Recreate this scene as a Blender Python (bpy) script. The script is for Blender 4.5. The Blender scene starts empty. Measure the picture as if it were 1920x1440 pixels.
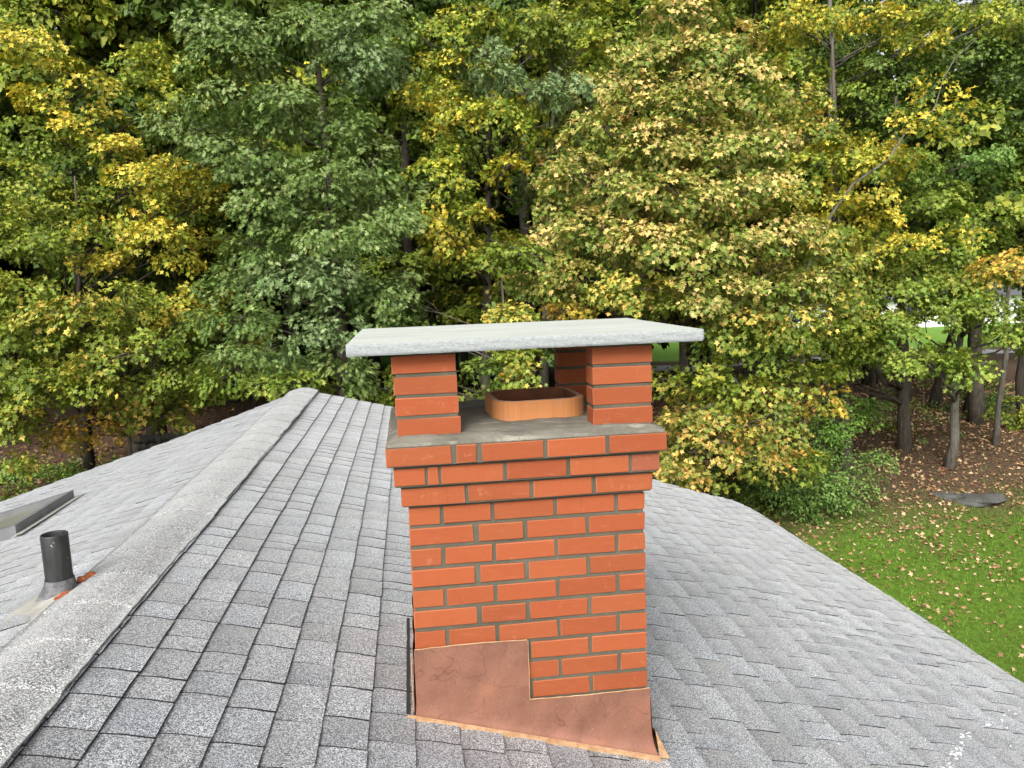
import bpy, bmesh, math, random
import numpy as np
from mathutils import Vector, Matrix

sc = bpy.context.scene
rng = np.random.default_rng(11)
random.seed(5)

# ------------------------------------------------------------------ camera
F = 1516.47                                   # focal length in pixels of a 1920 wide frame
CAM = np.array([0.0329, -2.4793, 1.3542])
_y, _p, _r = 0.1232, 0.1254, -0.0355
FW = np.array([math.sin(_y)*math.cos(_p), math.cos(_y)*math.cos(_p), -math.sin(_p)])
_r0 = np.array([math.cos(_y), -math.sin(_y), 0.0]); _u0 = np.cross(_r0, FW)
RT = _r0*math.cos(_r)+_u0*math.sin(_r)
UP = -_r0*math.sin(_r)+_u0*math.cos(_r)
cd = bpy.data.cameras.new("camera"); co = bpy.data.objects.new("camera", cd)
sc.collection.objects.link(co)
cd.sensor_width = 36.0; cd.lens = F*36.0/1920.0; cd.clip_start = 0.05; cd.clip_end = 2000
M = Matrix.Identity(4)
for i in range(3):
    M[i][0] = RT[i]; M[i][1] = UP[i]; M[i][2] = -FW[i]; M[i][3] = CAM[i]
co.matrix_world = M
sc.camera = co

# ------------------------------------------------------------------ light
SUN_EL, SUN_AZ = math.radians(40), math.radians(202)      # azimuth clockwise from +Y
w = bpy.data.worlds.new("World"); sc.world = w; w.use_nodes = True
nt = w.node_tree; nt.nodes.clear()
sky = nt.nodes.new("ShaderNodeTexSky"); sky.sky_type = 'NISHITA'; sky.sun_disc = False
sky.sun_elevation = SUN_EL; sky.sun_rotation = SUN_AZ; sky.air_density = 1.0; sky.dust_density = 4.0
hs = nt.nodes.new("ShaderNodeHueSaturation"); hs.inputs['Saturation'].default_value = 0.16; hs.inputs['Value'].default_value = 1.0
bg = nt.nodes.new("ShaderNodeBackground"); bg.inputs['Strength'].default_value = 0.14
wo = nt.nodes.new("ShaderNodeOutputWorld")
nt.links.new(sky.outputs[0], hs.inputs['Color']); nt.links.new(hs.outputs[0], bg.inputs[0]); nt.links.new(bg.outputs[0], wo.inputs[0])
sd = bpy.data.lights.new("sun", 'SUN'); sd.energy = 1.9; sd.angle = math.radians(26); sd.color = (1.0, 0.955, 0.88)
so = bpy.data.objects.new("sun", sd); sc.collection.objects.link(so)
sdir = Vector((math.sin(SUN_AZ)*math.cos(SUN_EL), math.cos(SUN_AZ)*math.cos(SUN_EL), math.sin(SUN_EL)))
so.rotation_euler = sdir.to_track_quat('Z', 'Y').to_euler()
so.location = sdir*60
sc.view_settings.view_transform = 'Standard'; sc.view_settings.look = 'None'
sc.view_settings.exposure = 0.75; sc.view_settings.gamma = 1.0
sc.render.engine = 'CYCLES'
sc.cycles.max_bounces = 6; sc.cycles.diffuse_bounces = 3; sc.cycles.glossy_bounces = 2
sc.cycles.transmission_bounces = 3; sc.cycles.transparent_max_bounces = 4

# ------------------------------------------------------------------ helpers
def at(px, py, d):
    """world point seen at a 1920x1440 pixel at depth d metres along the view"""
    return CAM + d*(FW + RT*(px-960)/F + UP*(720-py)/F)

def tag(o, label=None, cat=None, group=None, kind=None):
    if label: o["label"] = label
    if cat: o["category"] = cat
    if group: o["group"] = group
    if kind: o["kind"] = kind
    return o

def empty(name, loc=(0, 0, 0)):
    o = bpy.data.objects.new(name, None); sc.collection.objects.link(o); o.location = loc
    o.empty_display_size = 0.2
    return o

def link(name, me, parent=None):
    o = bpy.data.objects.new(name, me); sc.collection.objects.link(o)
    if parent is not None:
        o.parent = parent
        if parent.type == 'EMPTY':
            o.matrix_parent_inverse = Matrix.Translation(parent.location).inverted()
    return o

def mesh_np(name, V, polys_flat, sizes, mats, col=None, midx=None, smooth=False):
    me = bpy.data.meshes.new(name)
    V = np.ascontiguousarray(V, dtype=np.float32); polys_flat = np.ascontiguousarray(polys_flat, dtype=np.int32)
    sizes = np.ascontiguousarray(sizes, dtype=np.int32)
    me.vertices.add(len(V)); me.vertices.foreach_set('co', V.ravel())
    me.loops.add(len(polys_flat)); me.loops.foreach_set('vertex_index', polys_flat)
    me.polygons.add(len(sizes))
    st = np.zeros(len(sizes), np.int32); st[1:] = np.cumsum(sizes)[:-1]
    me.polygons.foreach_set('loop_start', st); me.polygons.foreach_set('loop_total', sizes)
    if midx is not None: me.polygons.foreach_set('material_index', np.ascontiguousarray(midx, dtype=np.int32))
    if smooth: me.polygons.foreach_set('use_smooth', np.ones(len(sizes), bool))
    me.update(calc_edges=True)
    if col is not None:
        a = me.attributes.new('col', 'FLOAT_COLOR', 'POINT')
        c = np.ones((len(V), 4), np.float32); c[:, :3] = col
        a.data.foreach_set('color', c.ravel())
    for m in (mats if isinstance(mats, (list, tuple)) else [mats]): me.materials.append(m)
    return me

class MB:
    """collects quads / polygons with a colour and a material index"""
    def __init__(s): s.v = []; s.f = []; s.c = []; s.m = []
    def add(s, vs, fs, col=(1, 1, 1), m=0):
        n = len(s.v); s.v += [tuple(map(float, p)) for p in vs]; s.c += [col]*len(vs)
        for f in fs: s.f.append([n+i for i in f]); s.m.append(m)
    def box(s, a, b, col=(1, 1, 1), m=0, bev=0.0, jit=0.0):
        x0, y0, z0 = a; x1, y1, z1 = b
        if bev <= 0:
            vs = [(x, y, z) for z in (z0, z1) for y in (y0, y1) for x in (x0, x1)]
            fs = [(0, 2, 3, 1), (4, 5, 7, 6), (0, 1, 5, 4), (2, 6, 7, 3), (0, 4, 6, 2), (1, 3, 7, 5)]
        else:
            bm = bmesh.new(); bmesh.ops.create_cube(bm, size=1.0)
            for v in bm.verts:
                v.co = Vector(((x0+x1)/2+v.co.x*(x1-x0), (y0+y1)/2+v.co.y*(y1-y0), (z0+z1)/2+v.co.z*(z1-z0)))
            bmesh.ops.bevel(bm, geom=bm.edges[:]+bm.verts[:], offset=bev, segments=1, affect='EDGES')
            bm.verts.index_update()
            vs = [(v.co.x+random.uniform(-jit, jit), v.co.y+random.uniform(-jit, jit), v.co.z+random.uniform(-jit, jit)) for v in bm.verts]
            big = [f.calc_area() > 4*bev*bev+1e-9 and len(f.verts) == 4 and min(e.calc_length() for e in f.edges) > bev*2.2 for f in bm.faces]
            fs = [[v.index for v in f.verts] for f in bm.faces]; bm.free()
            s.add(vs, fs, col, m)
            for q, isbig in enumerate(big):
                if not isbig: s.m[len(s.m)-len(fs)+q] = 2
            return
        s.add(vs, fs, col, m)
    def tube(s, pts, rad, n=7, col=(1, 1, 1), m=0, cap=True):
        pts = [Vector(p) for p in pts]; rings = []
        for i, p in enumerate(pts):
            d = (pts[min(i+1, len(pts)-1)]-pts[max(i-1, 0)]).normalized()
            ref = Vector((1, 0, 0)) if abs(d.x) < .8 else Vector((0, 1, 0))
            a = d.cross(ref).normalized(); b = d.cross(a)
            rings.append([p+(a*math.cos(2*math.pi*k/n)+b*math.sin(2*math.pi*k/n))*rad[i] for k in range(n)])
        vs = [q for r in rings for q in r]; fs = []
        for i in range(len(rings)-1):
            for k in range(n):
                fs.append((i*n+k, i*n+(k+1) % n, (i+1)*n+(k+1) % n, (i+1)*n+k))
        if cap: fs.append(tuple(range(n-1, -1, -1))); fs.append(tuple((len(rings)-1)*n+k for k in range(n)))
        s.add(vs, fs, col, m)
    def build(s, name, mats, parent=None, smooth=False):
        flat = [i for f in s.f for i in f]; sizes = [len(f) for f in s.f]
        me = mesh_np(name, np.array(s.v), flat, sizes, mats, np.array(s.c), s.m, smooth)
        if not smooth: me.polygons.foreach_set('use_smooth', np.zeros(len(sizes), bool))
        return link(name, me, parent)

# ------------------------------------------------------------------ materials
class N:
    def __init__(s, name):
        s.m = bpy.data.materials.new(name); s.m.use_nodes = True
        s.t = s.m.node_tree; s.t.nodes.clear()
        s.out = s.n('ShaderNodeOutputMaterial'); s.b = s.n('ShaderNodeBsdfPrincipled')
        s.l(s.b.outputs[0], s.out.inputs[0])
    def n(s, typ, **k):
        x = s.t.nodes.new(typ)
        for a, b in k.items(): setattr(x, a, b)
        return x
    def l(s, a, b): s.t.links.new(a, b)
    def co(s):
        return s.n('ShaderNodeTexCoord').outputs['Object']
    def noise(s, scale, detail=2.0, rough=0.5, vec=None):
        x = s.n('ShaderNodeTexNoise'); x.inputs['Scale'].default_value = scale
        x.inputs['Detail'].default_value = detail; x.inputs['Roughness'].default_value = rough
        s.l(vec if vec is not None else s.co(), x.inputs['Vector']); return x.outputs['Fac']
    def scaled(s, sx, sy, sz):
        x = s.n('ShaderNodeMapping'); x.inputs['Scale'].default_value = (sx, sy, sz); s.l(s.co(), x.inputs['Vector']); return x.outputs[0]
    def ramp(s, fac, stops, interp='LINEAR'):
        x = s.n('ShaderNodeValToRGB'); cr = x.color_ramp; cr.interpolation = interp
        while len(cr.elements) < len(stops): cr.elements.new(0.5)
        for e, (p, c) in zip(cr.elements, stops):
            e.position = p; e.color = (c[0], c[1], c[2], 1) if not isinstance(c, (int, float)) else (c, c, c, 1)
        s.l(fac, x.inputs[0]); return x.outputs[0]
    def mix(s, fac, a, b, mode='MIX'):
        x = s.n('ShaderNodeMix', data_type='RGBA', blend_type=mode)
        for sock, v in ((x.inputs[0], fac), (x.inputs[6], a), (x.inputs[7], b)):
            if isinstance(v, (int, float)): sock.default_value = v
            elif isinstance(v, tuple): sock.default_value = (v[0], v[1], v[2], 1)
            else: s.l(v, sock)
        return x.outputs[2]
    def math(s, op, a, b=0.0):
        x = s.n('ShaderNodeMath', operation=op)
        for sock, v in ((x.inputs[0], a), (x.inputs[1], b)):
            if isinstance(v, (int, float)): sock.default_value = v
            else: s.l(v, sock)
        return x.outputs[0]
    def col(s): return s.n('ShaderNodeAttribute', attribute_name='col').outputs['Color']
    def base(s, c):
        if isinstance(c, tuple): s.b.inputs['Base Color'].default_value = (c[0], c[1], c[2], 1)
        else: s.l(c, s.b.inputs['Base Color'])
    def set(s, rough=None, metal=None, spec=None):
        if rough is not None:
            if isinstance(rough, (int, float)): s.b.inputs['Roughness'].default_value = rough
            else: s.l(rough, s.b.inputs['Roughness'])
        if metal is not None: s.b.inputs['Metallic'].default_value = metal
        if spec is not None: s.b.inputs['Specular IOR Level'].default_value = spec
    def bump(s, h, strength=0.5, dist=0.01):
        x = s.n('ShaderNodeBump'); x.inputs['Strength'].default_value = strength; x.inputs['Distance'].default_value = dist
        s.l(h, x.inputs['Height']); s.l(x.outputs[0], s.b.inputs['Normal'])

MAT = {}
def mk_materials():
    # brick: per-brick tone in 'col', smears of pale mortar, streaks
    m = N('orange_brick'); c = m.col()
    n1 = m.noise(9, 4, .6); n2 = m.noise(1, 4, .6, m.scaled(14, 14, 90)); n3 = m.noise(420, 3, .7)
    base = m.mix(1.0, (.315, .079, .027), c, 'MULTIPLY')
    base = m.mix(m.ramp(n1, [(.60, 0.0), (.66, .10)]), base, (.27, .060, .028))
    base = m.mix(m.ramp(n2, [(.55, 0.0), (.72, .26)]), base, (.44, .15, .085))
    base = m.mix(m.ramp(n3, [(.34, .45), (.46, 0.0)]), base, (.20, .045, .022))
    n5 = m.noise(1, 3, .6, m.scaled(70, 70, 7)); base = m.mix(m.ramp(n5, [(.60, 0.0), (.72, .28)]), base, (.22, .05, .022)); n4 = m.noise(26, 5, .75); base = m.mix(m.ramp(n4, [(.60, 0.0), (.74, .45)]), base, (.50, .24, .15))
    m.base(base); m.set(.82, 0, .3); m.bump(m.mix(.25, n3, m.noise(90, 4, .7)), .5, .003); MAT['brick'] = m.m
    m = N('brick_arris'); m.base(m.mix(1.0, (.36, .115, .052), m.col(), 'MULTIPLY')); m.set(.85, 0, .3); m.bump(m.noise(300, 3, .7), .5, .002); MAT['brick_edge'] = m.m
    # mortar
    m = N('mortar'); n1 = m.noise(6, 4, .6); n2 = m.noise(320, 3, .7); n3 = m.noise(28, 3, .6)
    b = m.ramp(n1, [(.3, (.080, .074, .052)), (.7, (.135, .125, .092))])
    b = m.mix(m.ramp(n2, [(.35, .55), (.55, 0.0)]), b, (.085, .077, .06))
    b = m.mix(m.ramp(n2, [(.6, 0.0), (.75, .4)]), b, (.36, .34, .28))
    m.base(b); m.set(.95, 0, .2); m.bump(m.mix(.4, n2, n3), .7, .004); MAT['mortar'] = m.m
    # crown wash : weathered, pale streaks
    m = N('mortar_crown'); n1 = m.noise(5, 5, .65); n2 = m.noise(260, 3, .7); n3 = m.noise(1, 4, .6, m.scaled(9, 26, 9))
    b = m.ramp(n1, [(.3, (.12, .112, .09)), (.7, (.25, .235, .195))])
    b = m.mix(m.ramp(n3, [(.55, 0.0), (.70, .6)]), b, (.44, .42, .35))
    b = m.mix(m.ramp(n2, [(.35, .45), (.5, 0.0)]), b, (.08, .075, .06))
    m.base(b); m.set(.92, 0, .25); m.bump(m.mix(.5, n2, m.noise(22, 4, .6)), .8, .005); MAT['crown'] = m.m
    # bluestone
    m = N('bluestone'); n1 = m.noise(1, 5, .6, m.scaled(3, 9, 3)); n2 = m.noise(180, 3, .7); n3 = m.noise(40, 5, .7)
    b = m.ramp(n1, [(.3, (.40, .425, .395)), (.7, (.51, .53, .48))])
    b = m.mix(m.ramp(n2, [(.35, .35), (.5, 0.0)]), b, (.28, .33, .33))
    b = m.mix(m.ramp(m.noise(1, 5, .7, m.scaled(1.6, 5, 2)), [(.52, 0.0), (.70, .38)]), b, (.33, .34, .29))
    m.base(b); m.set(.8, 0, .35); m.bump(m.mix(.5, n2, n3), .45, .006); MAT['stone_top'] = m.m
    m = N('split_stone_edge'); n2 = m.noise(1, 4, .7, m.scaled(90, 90, 220)); n3 = m.noise(55, 5, .75)
    b = m.ramp(n2, [(.3, (.22, .24, .245)), (.7, (.40, .425, .42))])
    m.base(b); m.set(.9, 0, .3); m.bump(m.mix(.5, n2, n3), .6, .006); MAT['stone_edge'] = m.m
    # flue clay
    m = N('flue_clay'); n1 = m.noise(1, 4, .6, m.scaled(60, 60, 4)); n2 = m.noise(200, 3, .6); n3 = m.noise(9, 4, .6)
    b = m.ramp(n1, [(.3, (.44, .175, .06)), (.7, (.52, .215, .075))])
    b = m.mix(m.ramp(n3, [(.5, 0.0), (.7, .5)]), b, (.36, .20, .13))
    m.base(b); m.set(.75, 0, .35); m.bump(n2, .3, .002); MAT['flue'] = m.m
    m = N('flue_rim_clay'); n1 = m.noise(40, 4, .6); m.base(m.ramp(n1, [(.3, (.42, .24, .15)), (.7, (.55, .36, .25))])); m.set(.8); MAT['flue_rim'] = m.m
    m = N('sooted_flue_clay'); n1 = m.noise(12, 4, .6); m.base(m.ramp(n1, [(.3, (.10, .035, .015)), (.7, (.24, .085, .03))])); m.set(.8); MAT['flue_in'] = m.m
    # copper
    m = N('copper_sheet'); n1 = m.noise(7, 5, .65); n2 = m.noise(120, 3, .6); v = m.n('ShaderNodeTexVoronoi'); v.inputs['Scale'].default_value = 55
    m.l(m.co(), v.inputs['Vector'])
    b = m.ramp(n1, [(.3, (.245, .112, .074)), (.5, (.315, .150, .102)), (.75, (.385, .175, .110))])
    b = m.mix(m.ramp(v.outputs['Distance'], [(.05, .55), (.11, 0.0)]), b, (.72, .42, .30))
    b = m.mix(m.ramp(n2, [(.3, .35), (.45, 0.0)]), b, (.16, .065, .045))
    wv = m.n('ShaderNodeTexVoronoi', feature='DISTANCE_TO_EDGE'); wv.inputs['Scale'].default_value = 4.4
    cd2 = m.n('ShaderNodeMapping'); m.l(m.co(), cd2.inputs[0]); nz = m.n('ShaderNodeTexNoise'); nz.inputs['Scale'].default_value = 6; m.l(m.co(), nz.inputs[0])
    ad = m.n('ShaderNodeVectorMath', operation='MULTIPLY_ADD'); m.l(nz.outputs['Color'], ad.inputs[0]); ad.inputs[1].default_value = (.35, .35, .35); m.l(m.co(), ad.inputs[2])
    m.l(ad.outputs[0], wv.inputs['Vector'])
    b = m.mix(m.ramp(wv.outputs['Distance'], [(.002, .55), (.007, 0.0)]), b, (.14, .06, .045))
    m.base(b); m.set(m.ramp(n1, [(.3, .5), (.7, .62)]), .55, .5); m.bump(m.mix(.3, m.noise(14, 4, .5), n2), .5, .004); MAT['copper'] = m.m
    m = N('bright_copper_edge'); n1 = m.noise(40, 3, .6)
    m.base(m.ramp(n1, [(.3, (.45, .24, .12)), (.7, (.68, .46, .27))])); m.set(.45, .45, .5); MAT['copper_edge'] = m.m
    # shingles: granules
    m = N('asphalt_shingle'); c = m.col()
    v = m.n('ShaderNodeTexVoronoi'); v.inputs['Scale'].default_value = 380; m.l(m.co(), v.inputs['Vector'])
    sep = m.n('ShaderNodeSeparateColor'); m.l(v.outputs['Color'], sep.inputs[0])
    n2 = m.noise(190, 3, .7)
    g = m.mix(.5, sep.outputs[0], n2)
    b = m.ramp(g, [(.28, (.020, .022, .026)), (.43, (.082, .088, .096)), (.56, (.235, .25, .268)), (.70, (.60, .63, .66))])
    b = m.mix(1.0, b, c, 'MULTIPLY')
    st = m.noise(7, 3, .6); b = m.mix(m.ramp(st, [(.3, .30), (.5, 0.0)]), b, (.13, .137, .145))
    st = m.noise(.9, 4, .6); b = m.mix(m.ramp(st, [(.55, 0.0), (.8, .10)]), b, (.30, .28, .24))
    m.base(b); m.set(.62, 0, .6); m.b.inputs['Sheen Weight'].default_value = .7; m.b.inputs['Sheen Roughness'].default_value = .35; m.bump(g, .55, .003); MAT['shingle'] = m.m
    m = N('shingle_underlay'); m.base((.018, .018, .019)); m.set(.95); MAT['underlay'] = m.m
    m = N('shingle_cap'); c = m.col()
    v = m.n('ShaderNodeTexVoronoi'); v.inputs['Scale'].default_value = 330; m.l(m.co(), v.inputs['Vector'])
    sep = m.n('ShaderNodeSeparateColor'); m.l(v.outputs['Color'], sep.inputs[0]); n2 = m.noise(170, 3, .7)
    g = m.mix(.5, sep.outputs[0], n2)
    b = m.ramp(g, [(.28, (.024, .025, .026)), (.43, (.095, .097, .098)), (.56, (.225, .232, .24)), (.71, (.60, .61, .61))])
    b = m.mix(1.0, b, c, 'MULTIPLY')
    st = m.noise(1.7, 4, .6); b = m.mix(m.ramp(st, [(.45, 0.0), (.75, .40)]), b, (.43, .43, .42)); m.b.inputs['Sheen Weight'].default_value = .6; m.b.inputs['Sheen Roughness'].default_value = .35
    m.base(b); m.set(.8, 0, .45); m.bump(g, .6, .003); MAT['cap'] = m.m
    # plastics, metals
    m = N('black_plastic_pipe'); n1 = m.noise(38, 2, .5); n2 = m.noise(1, 3, .6, m.scaled(60, 60, 12))
    b = m.mix(m.ramp(n1, [(.70, 0.0), (.74, .8)]), m.ramp(n2, [(.3, (.012, .013, .014)), (.7, (.035, .037, .037))]), (.42, .42, .42))
    m.base(b); m.set(.5, 0, .5); m.bump(n2, .1, .002); MAT['pipe'] = m.m
    m = N('worn_rubber'); n1 = m.noise(30, 4, .7); m.base(m.ramp(n1, [(.35, (.06, .06, .065)), (.7, (.20, .20, .21))])); m.set(.7); m.bump(n1, .3, .003); MAT['rubber'] = m.m
    m = N('weathered_aluminium'); n1 = m.noise(12, 4, .7); m.base(m.ramp(n1, [(.3, (.27, .26, .225)), (.7, (.48, .47, .43))])); m.set(.6, .2, .5); m.bump(n1, .2, .003); MAT['alu'] = m.m
    m = N('rusty_sealant'); n1 = m.noise(60, 4, .7); m.base(m.ramp(n1, [(.35, (.20, .05, .02)), (.65, (.56, .16, .04))])); m.set(.6); m.bump(n1, .5, .004); MAT['rust'] = m.m
    m = N('grey_painted_metal'); n1 = m.noise(8, 3, .6); m.base(m.ramp(n1, [(.3, (.13, .135, .14)), (.7, (.18, .185, .19))])); m.set(.5, .1, .5); MAT['greymetal'] = m.m
    m = N('skylight_glass'); n1 = m.noise(5, 3, .6); m.base(m.ramp(n1, [(.3, (.15, .15, .12)), (.7, (.22, .21, .17))])); m.set(.28, 0, .5); MAT['glass'] = m.m  # the tan reflection on the glass is put into its base colour
    m = N('white_sealant'); m.base((.75, .75, .72)); m.set(.6); MAT['white'] = m.m
    m = N('white_siding'); n1 = m.noise(1, 2, .5, m.scaled(.5, .5, 9)); m.base(m.ramp(n1, [(.4, (.62, .62, .6)), (.6, (.74, .74, .72))])); m.set(.7); MAT['siding'] = m.m
    m = N('window_pane'); m.base((.03, .04, .05)); m.set(.08, 0, .6); MAT['pane'] = m.m
    m = N('painted_gutter'); m.base((.62, .62, .6)); m.set(.45); MAT['gutter'] = m.m
    # bark
    for nm, a, b2 in (('bark', (.045, .038, .03), (.14, .12, .095)), ('bark_grey', (.065, .058, .048), (.19, .175, .145)), ('bark_dark', (.02, .017, .013), (.06, .05, .04))):
        m = N(nm); n1 = m.noise(1, 4, .65, m.scaled(16, 16, 3)); n2 = m.noise(5, 3, .6)
        m.base(m.mix(m.ramp(n2, [(.45, 0.0), (.7, .4)]), m.ramp(n1, [(.3, a), (.7, b2)]), tuple(x*1.25 for x in b2))); m.set(.9, 0, .2); m.bump(n1, .9, .03); MAT[nm] = m.m
    # leaves
    m = N('leaf'); c = m.col(); m.base(c); m.set(.52, 0, .35)
    tr = m.n('ShaderNodeBsdfTranslucent'); m.l(m.mix(1.0, c, (1.0, 1.0, .55), 'MULTIPLY'), tr.inputs[0])
    mx = m.n('ShaderNodeMixShader'); mx.inputs[0].default_value = .22
    m.l(m.b.outputs[0], mx.inputs[1]); m.l(tr.outputs[0], mx.inputs[2]); m.l(mx.outputs[0], m.out.inputs[0]); MAT['leaf'] = m.m
    # ground: lawn into leaf litter
    m = N('lawn_and_leaf_litter'); n1 = m.noise(.5, 4, .6); n2 = m.noise(9, 4, .7); n3 = m.noise(22, 3, .7)
    geo = m.n('ShaderNodeNewGeometry'); sp = m.n('ShaderNodeSeparateXYZ'); m.l(geo.outputs['Position'], sp.inputs[0])
    t = m.math('ADD', m.math('MULTIPLY', m.math('SUBTRACT', sp.outputs['Y'], 15.2), .30), m.math('MULTIPLY', m.math('SUBTRACT', n1, .5), 1.8))
    t2 = m.math('ADD', m.math('MULTIPLY', m.math('SUBTRACT', 4.5, sp.outputs['X']), .35), 0.0)
    t = m.math('MAXIMUM', t, t2)
    grass = m.ramp(n2, [(.3, (.045, .085, .010)), (.7, (.12, .20, .025))])
    lit = m.ramp(n3, [(.3, (.034, .023, .015)), (.5, (.092, .060, .038)), (.72, (.24, .16, .10))])
    far = m.math('MULTIPLY', m.math('SUBTRACT', sp.outputs['Y'], 56.0), .5)
    b = m.mix(m.ramp(t, [(.0, 0.0), (.8, 1.0)]), grass, lit)
    b = m.mix(m.ramp(far, [(.0, 0.0), (1.0, 1.0)]), b, (.16, .30, .05))
    m.base(b); m.set(.95, 0, .1); m.bump(n3, .6, .05); MAT['ground'] = m.m
    m = N('grass_blade'); m.base(m.col()); m.set(.6, 0, .3); MAT['grass'] = m.m
    m = N('dry_leaf'); m.base(m.col()); m.set(.75, 0, .3); MAT['dry'] = m.m
    m = N('grey_rock'); n1 = m.noise(2.5, 5, .7); n2 = m.noise(18, 4, .7); m.base(m.ramp(n1, [(.3, (.045, .045, .042)), (.7, (.12, .118, .11))])); m.set(.9); m.bump(m.mix(.5, n1, n2), 1.0, .05); MAT['rock'] = m.m
    m = N('mossy_stone'); n1 = m.noise(3.5, 5, .7); m.base(m.ramp(n1, [(.3, (.035, .035, .03)), (.7, (.11, .105, .09))])); m.set(.95); m.bump(n1, 1.0, .05); MAT['wallstone'] = m.m
    m = N('asphalt_road'); n1 = m.noise(3, 4, .7); m.base(m.ramp(n1, [(.3, (.30, .30, .30)), (.7, (.38, .38, .38))])); m.set(.85); MAT['road'] = m.m
    m = N('dark_roofing'); m.base((.10, .10, .11)); m.set(.9); MAT['darkroof'] = m.m
mk_materials()

# ------------------------------------------------------------------ terrain
def sm(t): t = np.clip(t, 0, 1); return t*t*(3-2*t)
def gz(x, y):
    x = np.asarray(x, float); y = np.asarray(y, float)
    right = -6.35+2.25*sm((y-9)/14.0)
    left = -4.6+.9*sm((y-6)/10.0)
    k = sm((x+1)/6.0)
    z = left*(1-k)+right*k
    z = z+.10*np.sin(x*.55+1.3)*np.sin(y*.43)+.05*np.sin(x*1.7)*np.sin(y*1.3+.6)
    z = z-1.0*sm((y-38)/20.0)
    return z
xs = np.unique(np.concatenate([np.linspace(-600, -45, 16), np.linspace(-45, 60, 106), np.linspace(60, 700, 18)]))
ys = np.unique(np.concatenate([np.linspace(-60, -10, 10), np.linspace(-10, 70, 90), np.linspace(70, 1200, 20)]))
X, Y = np.meshgrid(xs, ys); Z = gz(X, Y)
V = np.stack([X, Y, Z], -1).reshape(-1, 3); nx = len(xs); ny = len(ys)
i = np.arange(nx-1); j = np.arange(ny-1); I, J = np.meshgrid(i, j); a = (J*nx+I).ravel()
fl = np.stack([a, a+1, a+nx+1, a+nx], -1).ravel()
tag(link('ground', mesh_np('ground', V, fl, np.full(len(a), 4), MAT['ground'], smooth=True)), kind='structure')
# road in the distance
rx = np.linspace(12, 110, 60); vs = []; 
for x in rx:
    yc = 50.5+.05*(x-40)
    for y in (yc-2.6, yc+2.6): vs.append((x, y, float(gz(x, y))+.03))
fl = []; 
for k in range(len(rx)-1): fl += [2*k, 2*k+2, 2*k+3, 2*k+1]
tag(link('road', mesh_np('road', np.array(vs), fl, np.full(len(rx)-1, 4), MAT['road'])), kind='structure')

# ------------------------------------------------------------------ the house
S = .27; APX, APZ = -1.14, .277; CS = 1/math.sqrt(1+S*S)
RK_R = np.array([(-1.14, 6.42), (-.2, 6.42), (2.39, 5.25), (2.74, 5.06), (3.1, 4.98), (3.26, 4.6), (3.30, 4.2), (3.22, 3.9)])
def rake_r(x): return np.interp(x, RK_R[:5, 0], RK_R[:5, 1]) if x < 3.1 else np.interp(x, [3.1, 3.2, 3.24], [4.98, 4.75, 4.1])
RK_L = np.array([(-6.0, 3.6), (-4.6, 4.15), (-3.46, 4.65), (-2.33, 5.35), (-1.7, 5.85), (-1.14, 6.42)])
def rake_l(x): return np.interp(x, RK_L[:, 0], RK_L[:, 1])
house = empty('shingled_house', (-1.14, 0, -6.0))
tag(house, 'house with a grey asphalt shingle roof and an orange brick chimney, in the foreground', 'house')

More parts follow.
